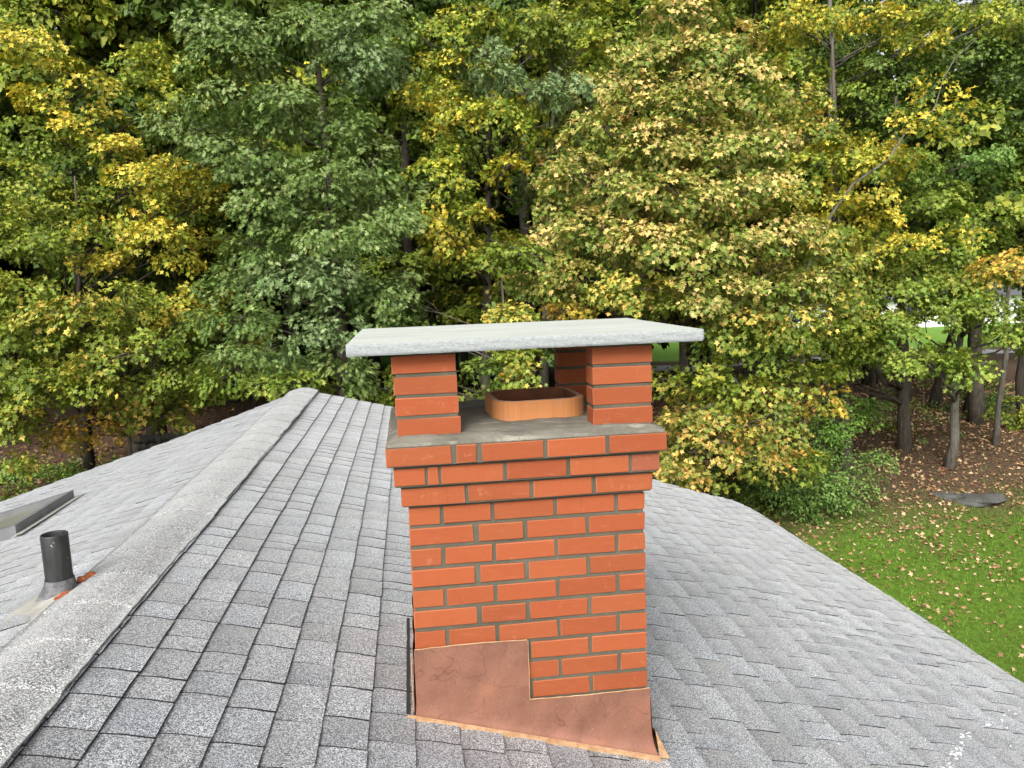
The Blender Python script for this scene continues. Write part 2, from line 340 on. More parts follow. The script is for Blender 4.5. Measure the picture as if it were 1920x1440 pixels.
def und(u, y, side):
    h = .006*math.sin(u*1.9+y*.8)+.004*math.sin(y*2.3-u*1.1+.5)
    if side > 0:                                   # cockled shingles low on the right-hand slope
        k = math.exp(-((u-3.75)/.55)**2-((y-1.45)/.95)**2)
        h += .0055*k*math.sin(y*38+2.2*math.sin(u*3.1)+1.1*math.sin(u*7))
    return h
def slope(side, u_end, y0, rake, name):
    mb = MB(); e = .143
    def P(u, y, h):
        x = APX+side*u*CS; yy = min(y, float(rake(x)))
        hh = h+und(u, yy, side)
        return (x+side*hh*S*CS, yy, APZ-u*CS*S+hh*CS)
    nc = int(u_end/e)
    for k in range(nc+1):
        u0 = k*e+.02; u1 = min(u0+e, u_end); y = y0+rng.uniform(0, .3); ymax = float(max(rake(APX+side*u0*CS), rake(APX+side*u1*CS)))
        if u1-u0 < .02: continue
        lane = rng.uniform(.97, 1.03)
        while y < ymax:
            wdt = (1.35 if side > 0 and k*e > 2.2 else 1.0)*rng.choice([.10, .13, .155, .18, .21, .25], p=[.1, .17, .25, .22, .16, .10])*rng.uniform(.93, 1.07)
            ya, yb = y+.0027, min(y+wdt-.0027, ymax+.01); y += wdt
            if yb-ya < .02: continue
            tone = lane*rng.choice([.80, .90, .98, 1.04, 1.14], p=[.16, .24, .25, .2, .15]); tint = rng.uniform(-.02, .02)
            lift = rng.uniform(0, .0025); t = .0080+lift*.7; n_y, n_u = 6, 5
            vs = []; off = rng.uniform(-.0025, .0025); ph = rng.uniform(0, 1)
            flip = rng.uniform(-.0018, .0018)
            cols = []
            for a in range(n_u+1):
                for b in range(n_y+1):
                    uu = u0-.012+(u1+off-u0+.012)*a/n_u; q = b/n_y
                    yy = ya+(yb-ya)*q
                    hump = .0036*math.sin(math.pi*q)*(a/n_u)+.0034*math.sin(math.pi*min(1, a/n_u*1.15))
                    vs.append(P(uu, yy, .0006+t*a/n_u+hump+flip*(q-.5)*2*(a/n_u)))
            nb = len(vs)
            for b in range(n_y+1): vs.append(P(u1+off, ya+(yb-ya)*b/n_y, -.002))
            for a in range(n_u+1): vs.append(P(u0-.012+(u1+off-u0+.012)*a/n_u, ya, -.003))
            for a in range(n_u+1): vs.append(P(u0-.012+(u1+off-u0+.012)*a/n_u, yb, -.003))
            fs = []
            st = n_y+1
            for a in range(n_u):
                for b in range(n_y): fs.append((a*st+b, (a+1)*st+b, (a+1)*st+b+1, a*st+b+1))
            for b in range(n_y): fs.append((n_u*st+b, nb+b, nb+b+1, n_u*st+b+1))
            na = nb+n_y+1
            for a in range(n_u): fs.append((a*st, na+a, na+a+1, (a+1)*st))
            nb2 = na+n_u+1
            for a in range(n_u): fs.append((a*st+n_y, (a+1)*st+n_y, nb2+a+1, nb2+a))
            if side < 0: fs = [tuple(reversed(f)) for f in fs]
            tc = (tone*(1-tint), tone, tone*(1+tint*1.5+.01))
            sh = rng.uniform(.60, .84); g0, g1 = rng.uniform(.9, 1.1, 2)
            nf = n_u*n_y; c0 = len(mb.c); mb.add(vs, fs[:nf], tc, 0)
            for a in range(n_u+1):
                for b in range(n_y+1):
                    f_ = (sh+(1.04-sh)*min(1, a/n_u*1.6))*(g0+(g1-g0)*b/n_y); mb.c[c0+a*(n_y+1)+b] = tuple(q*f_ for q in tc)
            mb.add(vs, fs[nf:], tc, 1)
    # decking / underlay just below, with a real edge
    us = np.linspace(0, u_end-.004, 30); vs = []
    for u in us:
        x = APX+side*u*CS
        for (yy, h) in ((y0, -.004), (float(rake(x))-.003, -.004), (float(rake(x))-.003, -.03), (y0, -.03)):
            vs.append((x, yy, APZ-u*CS*S+(h+ (und(u, yy, side) if h > -.01 else 0)*0-.006)*CS))
    fs = []
    for k in range(len(us)-1):
        a = 4*k; b = a+4
        for q in range(4): fs.append((a+q, b+q, b+(q+1) % 4, a+(q+1) % 4))
    n = len(us)*4-4; fs.append((n, n+1, n+2, n+3))
    mb.add(vs, fs, (1, 1, 1), 1)
    return mb.build(name, [MAT['shingle'], MAT['underlay']], house, smooth=True)
slope(1, (3.225-APX)/CS, -5.2, rake_r, 'roof_slope')
tag(slope(-1, 4.75, -5.2, rake_l, 'roof_slope'), 'pale far slope of the shingle roof, beyond the ridge')

# ridge cap: overlapping bent cap shingles
mb = MB(); y = -5.0; k = 0; E = .30
prof = [(-.158, 0), (-.12, 0), (-.08, 0), (-.045, .3), (-.02, .8), (0, 1), (.02, .8), (.045, .3), (.08, 0), (.12, 0), (.158, 0)]
while y < 6.42:
    y1 = min(y+E, 6.46)
    tone = rng.uniform(.86, 1.12)*1.0; jl, jr = rng.uniform(-.006, .006, 2)
    n = 6; vs = []
    for a in range(n+1):
        q = a/n; yy = y+(y1-y+.0)*q
        for i2, (s, f) in enumerate(prof):
            ss = s+(jl if s < -.13 else jr if s > .13 else 0)+(rng.uniform(-.0025, .0025) if abs(s) > .15 else 0)
            # the butt of each piece (towards the viewer) rides over the one before it
            h = .030+.0022*(1-q)-.006*abs(s)/.158+.003*math.sin(yy*3.1)
            x = APX+ss; z = APZ-abs(ss)*S-.012*f+h
            vs.append((x, yy, z))
    m_ = len(prof); fs = []
    for a in range(n):
        for b in range(m_-1): fs.append((a*m_+b, a*m_+b+1, (a+1)*m_+b+1, (a+1)*m_+b))
    nb = len(vs)
    for b in range(m_): v = vs[b]; vs.append((v[0], v[1], v[2]-.004))
    for b in range(m_-1): fs.append((b, nb+b, nb+b+1, b+1))
    for side_i in (0, m_-1):
        nb = len(vs)
        for a in range(n+1): v = vs[a*m_+side_i]; vs.append((v[0], v[1], v[2]-.006))
        for a in range(n):
            f = (a*m_+side_i, (a+1)*m_+side_i, nb+a+1, nb+a); fs.append(f if side_i else tuple(reversed(f)))
    mb.add(vs, fs, (tone, tone*.995, tone*.985), 0); y += E; k += 1
rc = mb.build('ridge_cap', MAT['cap'], house, smooth=True)
tag(rc, 'weathered ridge cap shingles, whitened in patches')

# walls, fascia, gutter (below the roof)
mb = MB()
out = [(-5.3, -4.9), (-5.3, 3.2), (-4.0, 4.0), (-2.4, 4.9), (-1.3, 5.8), (-.3, 5.9), (2.2, 4.8), (2.95, 4.55), (2.95, -4.9)]
top = []
vs = []
for (x, y) in out:
    zt = APZ-abs(x-APX)*S-.08; vs += [(x, y, float(gz(x, y))-.6), (x, y, zt)]
fs = [(2*k, 2*((k+1) % len(out)), 2*((k+1) % len(out))+1, 2*k+1) for k in range(len(out))]
mb.add(vs, fs); mb.build('wall', MAT['siding'], house)
mb = MB(); mb.box((3.13, -5.1, -1.06), (3.205, 3.9, -.945)); mb.build('gutter', MAT['gutter'], house)
for yw in (-3.2, -.6, 2.0):
    mb = MB(); mb.box((2.95, yw, -3.6), (3.0, yw+1.1, -2.2)); wf = mb.build('window', MAT['gutter'], house)
    mb = MB(); mb.box((2.96, yw+.06, -3.54), (3.008, yw+1.04, -2.26)); mb.build('pane', MAT['pane'], wf)

# ---- chimney
W = .759; C = .0677; D = .68; BH = .0548
mb = MB()
def tone():
    v = random.choice([.90, .95, 1.0, 1.04, 1.09]); r = random.uniform(-.05, .05)
    return (v, v*(1+r), v*(1+r*1.2))
def course(z, o, spans, dark=()):
    lo, hi = spans[0][0], spans[-1][1]
    f = lambda q: -o+(q-lo)/(hi-lo)*(W+2*o)
    for k, (a, b) in enumerate(spans):
        c = tone()
        if k in dark: c = (c[0]*.80, c[1]*.95, c[2]*1.4)
        j = random.uniform(-.0012, .0012)
        mb.box((f(a), -o+j, z+random.uniform(-.0007, .0007)), (f(b), -o+.09, z+BH), c, 0, .0019, .0012)
        mb.box((f(a), D+o-.09, z), (f(b), D+o, z+BH), tone(), 0, .0019, .0010)
    n = int(round(z/C)) % 2
    ysp = [(.10-o, .19-o), (.20-o, .394), (.404, D+o-.102)] if n else [(.10-o, .29-o), (.30-o, .48), (.49, D+o-.102)]
    for (a, b) in ysp:
        if b-a < .03: continue
        mb.box((-o, a, z), (-o+.09, b, z+BH), tone(), 0, .0019, .0010)
        mb.box((W+o-.09, a, z), (W+o, b, z+BH), tone(), 0, .0019, .0010)
ODD = [(402, 537), (554, 762), (778, 1044), (1060, 1321), (1338, 1461)]
EVN = [(404, 682), (706, 904), (924, 1188), (1205, 1461)]
for n in range(-7, 10):
    course(n*C, 0, ODD if n % 2 else EVN)
course(10*C, .020, [(368, 645), (662, 935), (952, 1215), (1235, 1493)])
course(11*C, .039, [(332, 470), (482, 527), (540, 815), (833, 1102), (1118, 1388), (1402, 1530)], dark=(5,))
course(12*C, .058, [(300, 585), (607, 695), (720, 995), (1015, 1280), (1297, 1563)])
mb.box((.0045, .0045, -.5), (W-.0045, D-.0045, 6*C), m=1)
HX0, HX1, HY0, HY1 = .31, .607, .20, .50
def ringbox(o, za, zb):
    a0, b0, a1, b1 = -o+.0045, -o+.0045, W+o-.0045, D+o-.0045
    mb.box((a0, b0, za), (a1, HY0, zb), m=1); mb.box((a0, HY1, za), (a1, b1, zb), m=1)
    mb.box((a0, HY0, za), (HX0, HY1, zb), m=1); mb.box((HX1, HY0, za), (a1, HY1, zb), m=1)
ringbox(0, 6*C+.001, 10*C-.003)
for k, o in ((10, .020), (11, .039), (12, .058)): ringbox(o, k*C-.0035, k*C+BH+.004)
chim = mb.build('chimney', [MAT['brick'], MAT['mortar'], MAT['brick_edge']], house)
tag(chim, 'orange brick chimney with corbelled top courses and grey mortar')

# crown wash
mb = MB(); o = .0575; nx_, ny_ = 84, 70; vs = []
x0, x1, y0, y1 = -o, W+o, -o, D+o
def hn(x, y): return .0016*math.sin(x*31+2*math.sin(y*17))+.0013*math.sin(y*43+x*11)+.0009*math.sin(x*97+y*83)+random.uniform(-.0005, .0005)
CT = 12*C+.057
def crz(x, y):
    d = min(x-x0, x1-x, y-y0, y1-y)
    t = min(max(d/.045, 0), 1); t = t*t*(3-2*t)
    return CT+.010+.013*t
for j in range(ny_+1):
    for i in range(nx_+1):
        x = x0+(x1-x0)*i/nx_; y = y0+(y1-y0)*j/ny_
        e = (i in (0, nx_)) or (j in (0, ny_))
        xx = min(max(x, x0+.002+random.uniform(0, .003)), x1-.002-random.uniform(0, .003)); yy = min(max(y, y0+.002+random.uniform(0, .003)), y1-.003)
        vs.append((xx, yy, crz(x, y)+hn(x, y)))
st = nx_+1; fs = [(j*st+i, j*st+i+1, (j+1)*st+i+1, (j+1)*st+i) for j in range(ny_) for i in range(nx_)
      if not (.318 < x0+(x1-x0)*(i+.5)/nx_ < .60 and .208 < y0+(y1-y0)*(j+.5)/ny_ < .492)]
def skirt(idx):
    n0 = len(vs)
    for q in idx: v = vs[q]; vs.append((v[0], v[1], CT+.0008))
    for q in range(len(idx)-1): fs.append((idx[q], n0+q, n0+q+1, idx[q+1]))
skirt(list(range(st))); skirt([j*st+nx_ for j in range(ny_+1)]); skirt([ny_*st+i for i in range(nx_, -1, -1)]); skirt([j*st for j in range(ny_, -1, -1)])
mb.add(vs, fs); mb.build('mortar_crown', MAT['crown'], chim, smooth=True)

# pillars
def pillar(xa, xb, ya, yb, lean, label):
    mb = MB(); zb = .8895; p = .0655
    for k in range(4):
        dx = lean[k]; c = tone()
        mb.box((xa+dx, ya+random.uniform(-.001, .001), zb+k*p), (xb+dx+random.uniform(-.002, .002), yb, zb+k*p+BH), c, 0, .0019, .0012)
    mb.box((xa+.004, ya+.004, CT+.012), (xb-.004, yb-.004, 1.1495), m=1)
    return tag(mb.build('pillar', [MAT['brick'], MAT['mortar'], MAT['brick_edge']], chim), label)
pillar(-.023, .173, .0105, .1035, (.003, 0, -.002, -.005), 'front left brick pier under the cap')
pillar(.598, .793, .0105, .1035, (0, 0, 0, .001), 'front right brick pier under the cap')
pillar(.598, .793, .60, .692, (0, .001, 0, -.001), 'rear brick pier behind the flue, right side')
pillar(-.023, .173, .60, .692, (0, 0, 0, 0), 'rear left brick pier')

# slab
bm = bmesh.new(); sx0, sx1, sy0, sy1, sz0, sz1 = -.158, .945, -.0434, .8565, 1.1500, 1.1870
NX, NY = 150, 60
def edge_n(t, s): return .0009*math.sin(t*47+s)+.0006*math.sin(t*113+s*2)+random.uniform(-.0006, .0006)
ring = []
for i in range(NX): ring.append((sx0+(sx1-sx0)*i/NX, sy0, 0, -1))
for i in range(NY): ring.append((sx1, sy0+(sy1-sy0)*i/NY, 1, 0))
for i in range(NX): ring.append((sx1-(sx1-sx0)*i/NX, sy1, 0, 1))
for i in range(NY): ring.append((sx0, sy1-(sy1-sy0)*i/NY, -1, 0))
mb = MB(); vs = []; R_ = len(ring); lv = [(0, -.003), (.10, .0), (.3, .001), (.5, .0), (.72, .001), (.92, 0), (1.0, -.0018)]
for (t, inn) in lv:
    for (x, y, nxn, nyn) in ring:
        e = inn+(edge_n(x+y, t*9)*(1 if .05 < t < .97 else .45)); vs.append((x+nxn*e, y+nyn*e, sz0+(sz1-sz0)*t+(random.uniform(-.0008, .0008) if .05 < t < .97 else 0)))
fs = []; mi = []
for a in range(len(lv)-1):
    for k in range(R_): fs.append((a*R_+k, a*R_+(k+1) % R_, (a+1)*R_+(k+1) % R_, (a+1)*R_+k))
mb.add(vs, fs, m=1)
mb.add([vs[(len(lv)-1)*R_+k] for k in range(R_)], [tuple(range(R_))], m=0)
mb.add([vs[k] for k in range(R_)], [tuple(range(R_-1, -1, -1))], m=1)
tag(mb.build('cap_slab', [MAT['stone_top'], MAT['stone_edge']], chim, smooth=True), 'pale bluestone cap slab with split edges')

# flue liner
mb = MB(); fx0, fx1, fy0, fy1, fz0, fz1 = .295, .618, .185, .515, .88, .955
def rr(x0, x1, y0, y1, r, n=7):
    p = []
    for (cx, cy, a0) in ((x1-r, y1-r, 0), (x0+r, y1-r, 90), (x0+r, y0+r, 180), (x1-r, y0+r, 270)):
        for k in range(n+1): a = math.radians(a0+90*k/n); p.append((cx+r*math.cos(a), cy+r*math.sin(a)))
    return p
lvls = [(rr(fx0, fx1, fy0, fy1, .085), fz0), (rr(fx0, fx1, fy0, fy1, .085), fz1-.004), (rr(fx0+.003, fx1-.003, fy0+.003, fy1-.003, .083), fz1),
        (rr(fx0+.021, fx1-.021, fy0+.021, fy1-.021, .068), fz1), (rr(fx0+.024, fx1-.024, fy0+.024, fy1-.024, .066), fz1-.004), (rr(fx0+.024, fx1-.024, fy0+.024, fy1-.024, .066), .60)]
vs = []; n = len(lvls[0][0])
cx, cy = (fx0+fx1)/2, (fy0+fy1)/2; ca, sa = math.cos(.05), math.sin(.05)
for ring_, z in lvls:
    for (x, y) in ring_:
        dx, dy = x-cx, y-cy; vs.append((cx+dx*ca-dy*sa, cy+dx*sa+dy*ca, z+random.uniform(-.0004, .0004)))
fs = [(a*n+k, a*n+(k+1) % n, (a+1)*n+(k+1) % n, (a+1)*n+k) for a in range(len(lvls)-1) for k in range(n)]
mb.add(vs, fs[:2*n], m=0); mb.add(vs, fs[2*n:3*n], m=1); mb.add(vs, fs[3*n:]+[tuple((len(lvls)-1)*n+k for k in range(n))], m=2)
fo = mb.build('flue_liner', [MAT['flue'], MAT['flue_rim'], MAT['flue_in']], chim)
# mortar core must not fill the flue: cut it visually by keeping the crown mesh closed below; dark soot floor sits inside the liner

# copper flashing
def roofz(x): return APZ-S*(x-APX)
mb = MB(); nxc, nzc = 46, 16
def topz(x): return .204+.0035*math.sin(x*9) if x < .3605 else -.001+.003*math.sin(x*8)
vs = []; xsC = list(np.linspace(-.006, .360, 24))+list(np.linspace(.3612, .764, 26))
for x in xsC:
    zt = topz(x); zb = roofz(x)+.002
    for k in range(nzc+1):
        t = k/nzc; z = zt+(zb-zt)*t; d = z-zb
        fl_ = .004+.030*math.exp(-d/.03)*(.35+.65*max(0, x)/.76)
        xx = x+(.022*max(0, (x-.6)/.16)*math.exp(-d/.05))+(-.02*max(0, (.1-x)/.1)*math.exp(-d/.02)*.5)
        vs.append((xx, -.006-fl_+.0015*math.sin(x*23+z*17)+.001*math.sin(x*51-z*39)+.0022*math.exp(-abs(x-.07)/.006)*0, z))
st = nzc+1; fs = [(i*st+k, i*st+k+1, (i+1)*st+k+1, (i+1)*st+k) for i in range(len(xsC)-1) for k in range(nzc) if i != 23]
i = 23; fs += [(i*st+nzc, i*st+nzc, (i+1)*st+nzc)] * 0
mb.add(vs, fs)
# bridge at the step: from lower part of the tall half to the short half
zt1 = -.001; colA = [vs[23*st+k] for k in range(st)]; colB = [vs[24*st+k] for k in range(st)]
vb = []; 
for k in range(st):
    b = colB[k]; z = b[2]
    za = [q[2] for q in colA]; ya = np.interp(-z, [-q for q in za], [q[1] for q in colA])
    vb.append((.360, float(ya), z)); vb.append(b)
mb.add(vb, [(2*k, 2*k+2, 2*k+3, 2*k+1) for k in range(st-1)])
# returns round the two front corners and along both sides (stepped down the slope-wise sides)
for (xs_, sgn) in ((-.010, -1), (W+.010, 1)):
    vs = []; ysC = np.linspace(-.010, D+.05, 24)
    for y in ysC:
        rz = roofz(xs_)+.002; zt = rz+.175 if sgn < 0 else rz+.20
        for k in range(7):
            t = k/6; z = zt+(rz-zt)*t; f_ = .05*math.exp(-(z-rz)/.015) if sgn > 0 else .014*math.exp(-(z-rz)/.012)
            xx = xs_+sgn*(f_+.002*math.sin(y*29+z*31))
            vs.append((xx, y, z if sgn > 0 else z))
    fs = [(i*7+k, i*7+k+1, (i+1)*7+k+1, (i+1)*7+k) for i in range(23) for k in range(6)]
    mb.add(vs, fs)
cop = mb.build('copper_flashing', MAT['copper'], chim, smooth=True)
tag(cop, 'stepped copper flashing sheet at the foot of the chimney')
# bright folded edges
mb = MB()
def strip(pts, w0, w1=None, th=.002):
    for a, b in zip(pts[:-1], pts[1:]): mb.tube([a, b], [w0/2, w0/2], 5)
strip([(x, -.011, topz(x)+.0015+random.uniform(-.001, .001)) for x in np.linspace(-.004, .358, 14)], .004)
strip([(x, -.011, topz(x)+.0015+random.uniform(-.001, .001)) for x in np.linspace(.362, .763, 14)], .004)
strip([(.3605, -.011, .203), (.3615, -.0115, .1), (.3605, -.0115, .0)], .003)
strip([(-.016, -.010, z) for z in np.linspace(.0, .195, 8)], .004)
mb.build('folded_edge', MAT['copper_edge'], cop)
mb = MB(); n0 = []
for x in np.linspace(-.036, .787, 20):
    t = (x+.036)/.823; yf = -.024-.024*t
    n0.append((x, yf, roofz(x)+.020)); n0.append((x, yf-.008, roofz(x)+.016)); n0.append((x, yf-.009, roofz(x)+.004))
mb.add(n0, [q for k in range(19) for q in ((3*k, 3*k+1, 3*k+4, 3*k+3), (3*k+1, 3*k+2, 3*k+5, 3*k+4))])
mb.build('drip_strip', MAT['copper_edge'], cop)
mb = MB()
mb.add([(.775, -.03, roofz(.775)+.10), (.785, -.045, roofz(.785)+.012), (.822, -.040, roofz(.822)+.012), (.812, .12, roofz(.812)+.014), (.776, .12, roofz(.776)+.06)], [(0, 1, 2), (0, 2, 3), (0, 3, 4)])
mb.build('corner_flap', MAT['copper_edge'], cop)
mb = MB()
mb.box((-.040, -.012, roofz(-.03)-.02), (-.028, D+.06, roofz(-.03)+.020)); mb.build('gap_shadow_strip', MAT['underlay'], cop)  # black strip standing in for the shadow gap between side flashing and roof

# ---- vent pipe on the far slope
vp = Vector((-1.318, .640, 0)); pz = APZ-abs(vp.x-APX)*S
ax = Vector((-.005, .0, 1)).normalized()
mb = MB(); n = 40; vs = []; prof_ = [(.047, .0), (.047, .200), (.0455, .205), (.041, .205), (.040, .201), (.040, -.05)]
for (r, z) in prof_:
    for k in range(n): a = 2*math.pi*k/n; vs.append((vp.x+r*math.cos(a)-.012*z, vp.y+r*math.sin(a), pz+.05+z))
fs = [(a*n+k, a*n+(k+1) % n, (a+1)*n+(k+1) % n, (a+1)*n+k) for a in range(len(prof_)-1) for k in range(n)]
mb.add(vs, fs); pipe = mb.build('vent_pipe', MAT['pipe'], house, smooth=True)
tag(pipe, 'black plastic vent pipe spattered with pale specks')
for p_ in pipe.data.polygons: p_.use_smooth = True
mb = MB(); prof_ = [(.049, .072, 0), (.052, .060, 0), (.054, .050, 0), (.058, .040, .2), (.067, .024, .7), (.078, .010, 1), (.081, .002, 1)]; vs = []
for (r, z, k_) in prof_:
    for k in range(n):
        a = 2*math.pi*k/n; x = vp.x+r*math.cos(a)-.02*k_; y = vp.y+r*math.sin(a)*1.05
        zz = APZ-abs(min(x, APX)-APX)*S+.012+z if k_ > .5 else pz+.012+z+(k_*(x-vp.x)*S)
        vs.append((x, y, zz))
fs = [(a*n+k, a*n+(k+1) % n, (a+1)*n+(k+1) % n, (a+1)*n+k) for a in range(len(prof_)-1) for k in range(n)]
mb.add([v for v in vs], [tuple(reversed(f)) for f in fs]); mb.build('rubber_boot', MAT['rubber'], pipe, smooth=True)
mb = MB(); vs = []; nn = 10
for i in range(nn+1):
    for j in range(nn+1):
        x = -1.60+.31*i/nn; y = .38+.42*j/nn; d = math.hypot(x-vp.x, y-vp.y)
        vs.append((x, y, APZ-abs(x-APX)*S+.013+.030*math.exp(-(d/.13)**2)+random.uniform(-.001, .001)))
fs = [(i*(nn+1)+j, (i+1)*(nn+1)+j, (i+1)*(nn+1)+j+1, i*(nn+1)+j+1) for i in range(nn) for j in range(nn)]
mb.add(vs, fs); mb.build('metal_base_plate', MAT['alu'], pipe, smooth=True)
def blob(mb, c, rx, ry, rz, seed=0, sub=2, amp=.25):
    r2 = random.Random(seed); bm = bmesh.new(); bmesh.ops.create_icosphere(bm, subdivisions=sub, radius=1)
    ph = [r2.uniform(0, 6) for _ in range(6)]
    bm.verts.index_update(); vs = []
    for v in bm.verts:
        q = v.co; k = 1+amp*(math.sin(q.x*3+ph[0])*math.sin(q.y*3.7+ph[1])+.6*math.sin(q.z*5+ph[2]+q.x*4))
        vs.append((c[0]+q.x*rx*k, c[1]+q.y*ry*k, c[2]+q.z*rz*k))
    mb.add(vs, [[v.index for v in f.verts] for f in bm.faces]); bm.free()
mb = MB()
blob(mb, (-1.262, .705, APZ+.0), .022, .028, .014, 3); blob(mb, (-1.245, .74, APZ+.006), .018, .022, .012, 5)
blob(mb, (-1.285, .60, APZ-.012), .014, .05, .012, 8); blob(mb, (-1.296, .56, APZ-.016), .012, .03, .010, 9)
mb.build('rusty_sealant', MAT['rust'], pipe)

# ---- skylight on the far slope
sxr = -2.375; ya_, yb_ = 2.58, 3.44; xl = -3.35
sk = MB()
def Q(x, y, h): return (x, y, APZ-abs(x-APX)*S+h)
hh = .068
for (a0, a1, b0, b1) in ((sxr-.055, sxr, ya_, yb_), (xl, xl+.055, ya_, yb_), (xl+.055, sxr-.055, ya_, ya_+.055), (xl+.055, sxr-.055, yb_-.055, yb_)):
    vs = [Q(a0, b0, -.01), Q(a1+ (.0), b0, -.01), Q(a1, b1, -.01), Q(a0, b1, -.01), Q(a0, b0, hh), Q(a1, b0, hh), Q(a1, b1, hh), Q(a0, b1, hh)]
    sk.add(vs, [(0, 3, 2, 1), (4, 5, 6, 7), (0, 1, 5, 4), (1, 2, 6, 5), (2, 3, 7, 6), (3, 0, 4, 7)])
sko = tag(sk.build('skylight', MAT['greymetal'], house), 'grey metal framed skylight on the far roof slope')
g = MB(); g.add([Q(xl+.05, ya_+.05, hh-.035), Q(sxr-.05, ya_+.05, hh-.035), Q(sxr-.05, yb_-.05, hh-.035), Q(xl+.05, yb_-.05, hh-.035)], [(0, 1, 2, 3)]); g.build('glass', MAT['glass'], sko)
g = MB(); g.add([Q(sxr, ya_-.06, .014), Q(sxr+.06, ya_-.06, .014), Q(sxr+.06, yb_+.06, .014), Q(sxr, yb_+.06, .014)], [(0, 1, 2, 3)]); g.build('flashing', MAT['alu'], sko)

# ---- trail of pale sealant specks low on the near slope
mb = MB()
pa = np.array([(2.93, .93), (2.75, .80), (2.55, .67), (2.42, .60), (2.30, .50), (2.20, .40), (2.08, .28), (1.95, .16), (1.85, .05)])
for k in range(85):
    t = rng.uniform(0, 8); x = np.interp(t, range(9), pa[:, 0])+rng.normal(0, .012); y = np.interp(t, range(9), pa[:, 1])+rng.normal(0, .009); r = rng.uniform(.0025, .0075)
    blob(mb, (x, y, roofz(x)+.013), r, r*.9, r*.35, k, 1)
for k in range(14):
    x = rng.uniform(.95, 2.9); y = rng.uniform(-.3, 1.4); r = rng.uniform(.003, .006); blob(mb, (x, y, roofz(x)+.013), r, r, r*.3, 200+k, 1)
tag(mb.build('sealant_specks', MAT['white'], house), 'trail of dried white specks across the roof shingles', kind='stuff')

# ------------------------------------------------------------------ leaves
def tmpl(pts_half, cx):
    # pts_half: [base, ..., tip] on +x side including base and tip on the midline
    base, tip = pts_half[0], pts_half[-1]; side = pts_half[1:-1]
    V = [(0, cx, 0), (0, base[1], 0), (0, tip[1], 0)]; fold = .22
    R1 = [(x, y, abs(x)*fold-(.25*max(0, y-cx))**2) for x, y in side]; L1 = [(-x, y, abs(x)*fold) for x, y in side]
    V += R1+L1; n = len(side); T = []
    ch = [1]+list(range(3, 3+n))+[2]
    for a, b in zip(ch[:-1], ch[1:]): T.append((0, a, b))
    ch = [1]+list(range(3+n, 3+2*n))+[2]
    for a, b in zip(ch[:-1], ch[1:]): T.append((0, b, a))
    return np.array(V, float), np.array(T, int)
MAPLE = tmpl([(0, 0), (.30, -.06), (.22, .22), (.56, .50), (.20, .58), (0, 1.0)], .35)
OAK = tmpl([(0, 0), (.16, .22), (.07, .32), (.40, .52), (.12, .56), (.34, .86), (.08, .78), (0, 1.12)], .45)
OVAL = tmpl([(0, 0), (.28, .35), (.22, .75), (0, 1.0)], .45)
DIA = (np.array([(0, 0, 0), (.42, .45, .08), (0, 1, -.1), (-.42, .45, .08)], float), np.array([(0, 1, 2), (0, 2, 3)], int))

def leaves_mesh(name, P, Nn, A, size, col, T, mat, curl=0.0):
    """P positions, Nn normals, A axis directions, one leaf each"""
    V0, TR = T; n = len(P); m = len(V0)
    Nn = Nn/np.linalg.norm(Nn, axis=1, keepdims=True)
    A = A-(A*Nn).sum(1, keepdims=True)*Nn; A /= np.linalg.norm(A, axis=1, keepdims=True)+1e-9
    B = np.cross(A, Nn)
    cu = rng.uniform(-.1, .5, n)[:, None]
    L = np.repeat(V0[None], n, 0).copy()
    L[:, :, 0] *= rng.uniform(.8, 1.15, n)[:, None]
    L[:, :, 2] = L[:, :, 2]*rng.uniform(.3, 2.2, n)[:, None]-cu*.5*(L[:, :, 1]**2)
    sz = size[:, None, None]
    V = P[:, None, :]+sz*(L[:, :, 0:1]*B[:, None, :]+L[:, :, 1:2]*A[:, None, :]+L[:, :, 2:3]*Nn[:, None, :])
    fl = (TR[None]+(np.arange(n)*m)[:, None, None]).reshape(-1)
    return mesh_np(name, V.reshape(-1, 3), fl, np.full(n*len(TR), 3), mat, np.repeat(col, m, 0))

PAL = {
 'oak':   [(.090, .155, .028), (.160, .240, .055), (.29, .37, .13)],
 'oakp':  [(.13, .21, .065), (.20, .29, .11), (.32, .41, .19)],
 'dark':  [(.055, .100, .014), (.090, .150, .020), (.16, .22, .032)],
 'olive': [(.110, .165, .016), (.195, .260, .028), (.38, .38, .055)],
 'green': [(.120, .190, .020), (.20, .285, .038), (.34, .40, .07)],
 'bright':[(.11, .24, .03), (.20, .36, .05), (.36, .48, .09)],
 'yg':    [(.135, .205, .020), (.27, .33, .034), (.58, .53, .07)],
 'yellow':[(.16, .23, .024), (.44, .42, .045), (.80, .60, .085)],
 'tan':   [(.135, .205, .028), (.28, .315, .058), (.76, .55, .20)],
 'gold':  [(.13, .195, .024), (.27, .315, .045), (.74, .52, .12)],
 'orange':[(.22, .24, .03), (.56, .40, .06), (.92, .54, .12)],
 'redor': [(.14, .20, .03), (.32, .31, .06), (.90, .52, .15)],
 'shrub': [(.085, .165, .030), (.145, .25, .05), (.25, .38, .09)],
}
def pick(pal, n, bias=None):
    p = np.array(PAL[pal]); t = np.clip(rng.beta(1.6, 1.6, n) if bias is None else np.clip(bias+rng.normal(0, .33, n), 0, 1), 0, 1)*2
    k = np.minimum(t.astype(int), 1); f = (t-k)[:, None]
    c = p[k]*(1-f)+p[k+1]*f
    return c*rng.uniform(.72, 1.28, (n, 1))*rng.uniform(.93, 1.07, (n, 3))

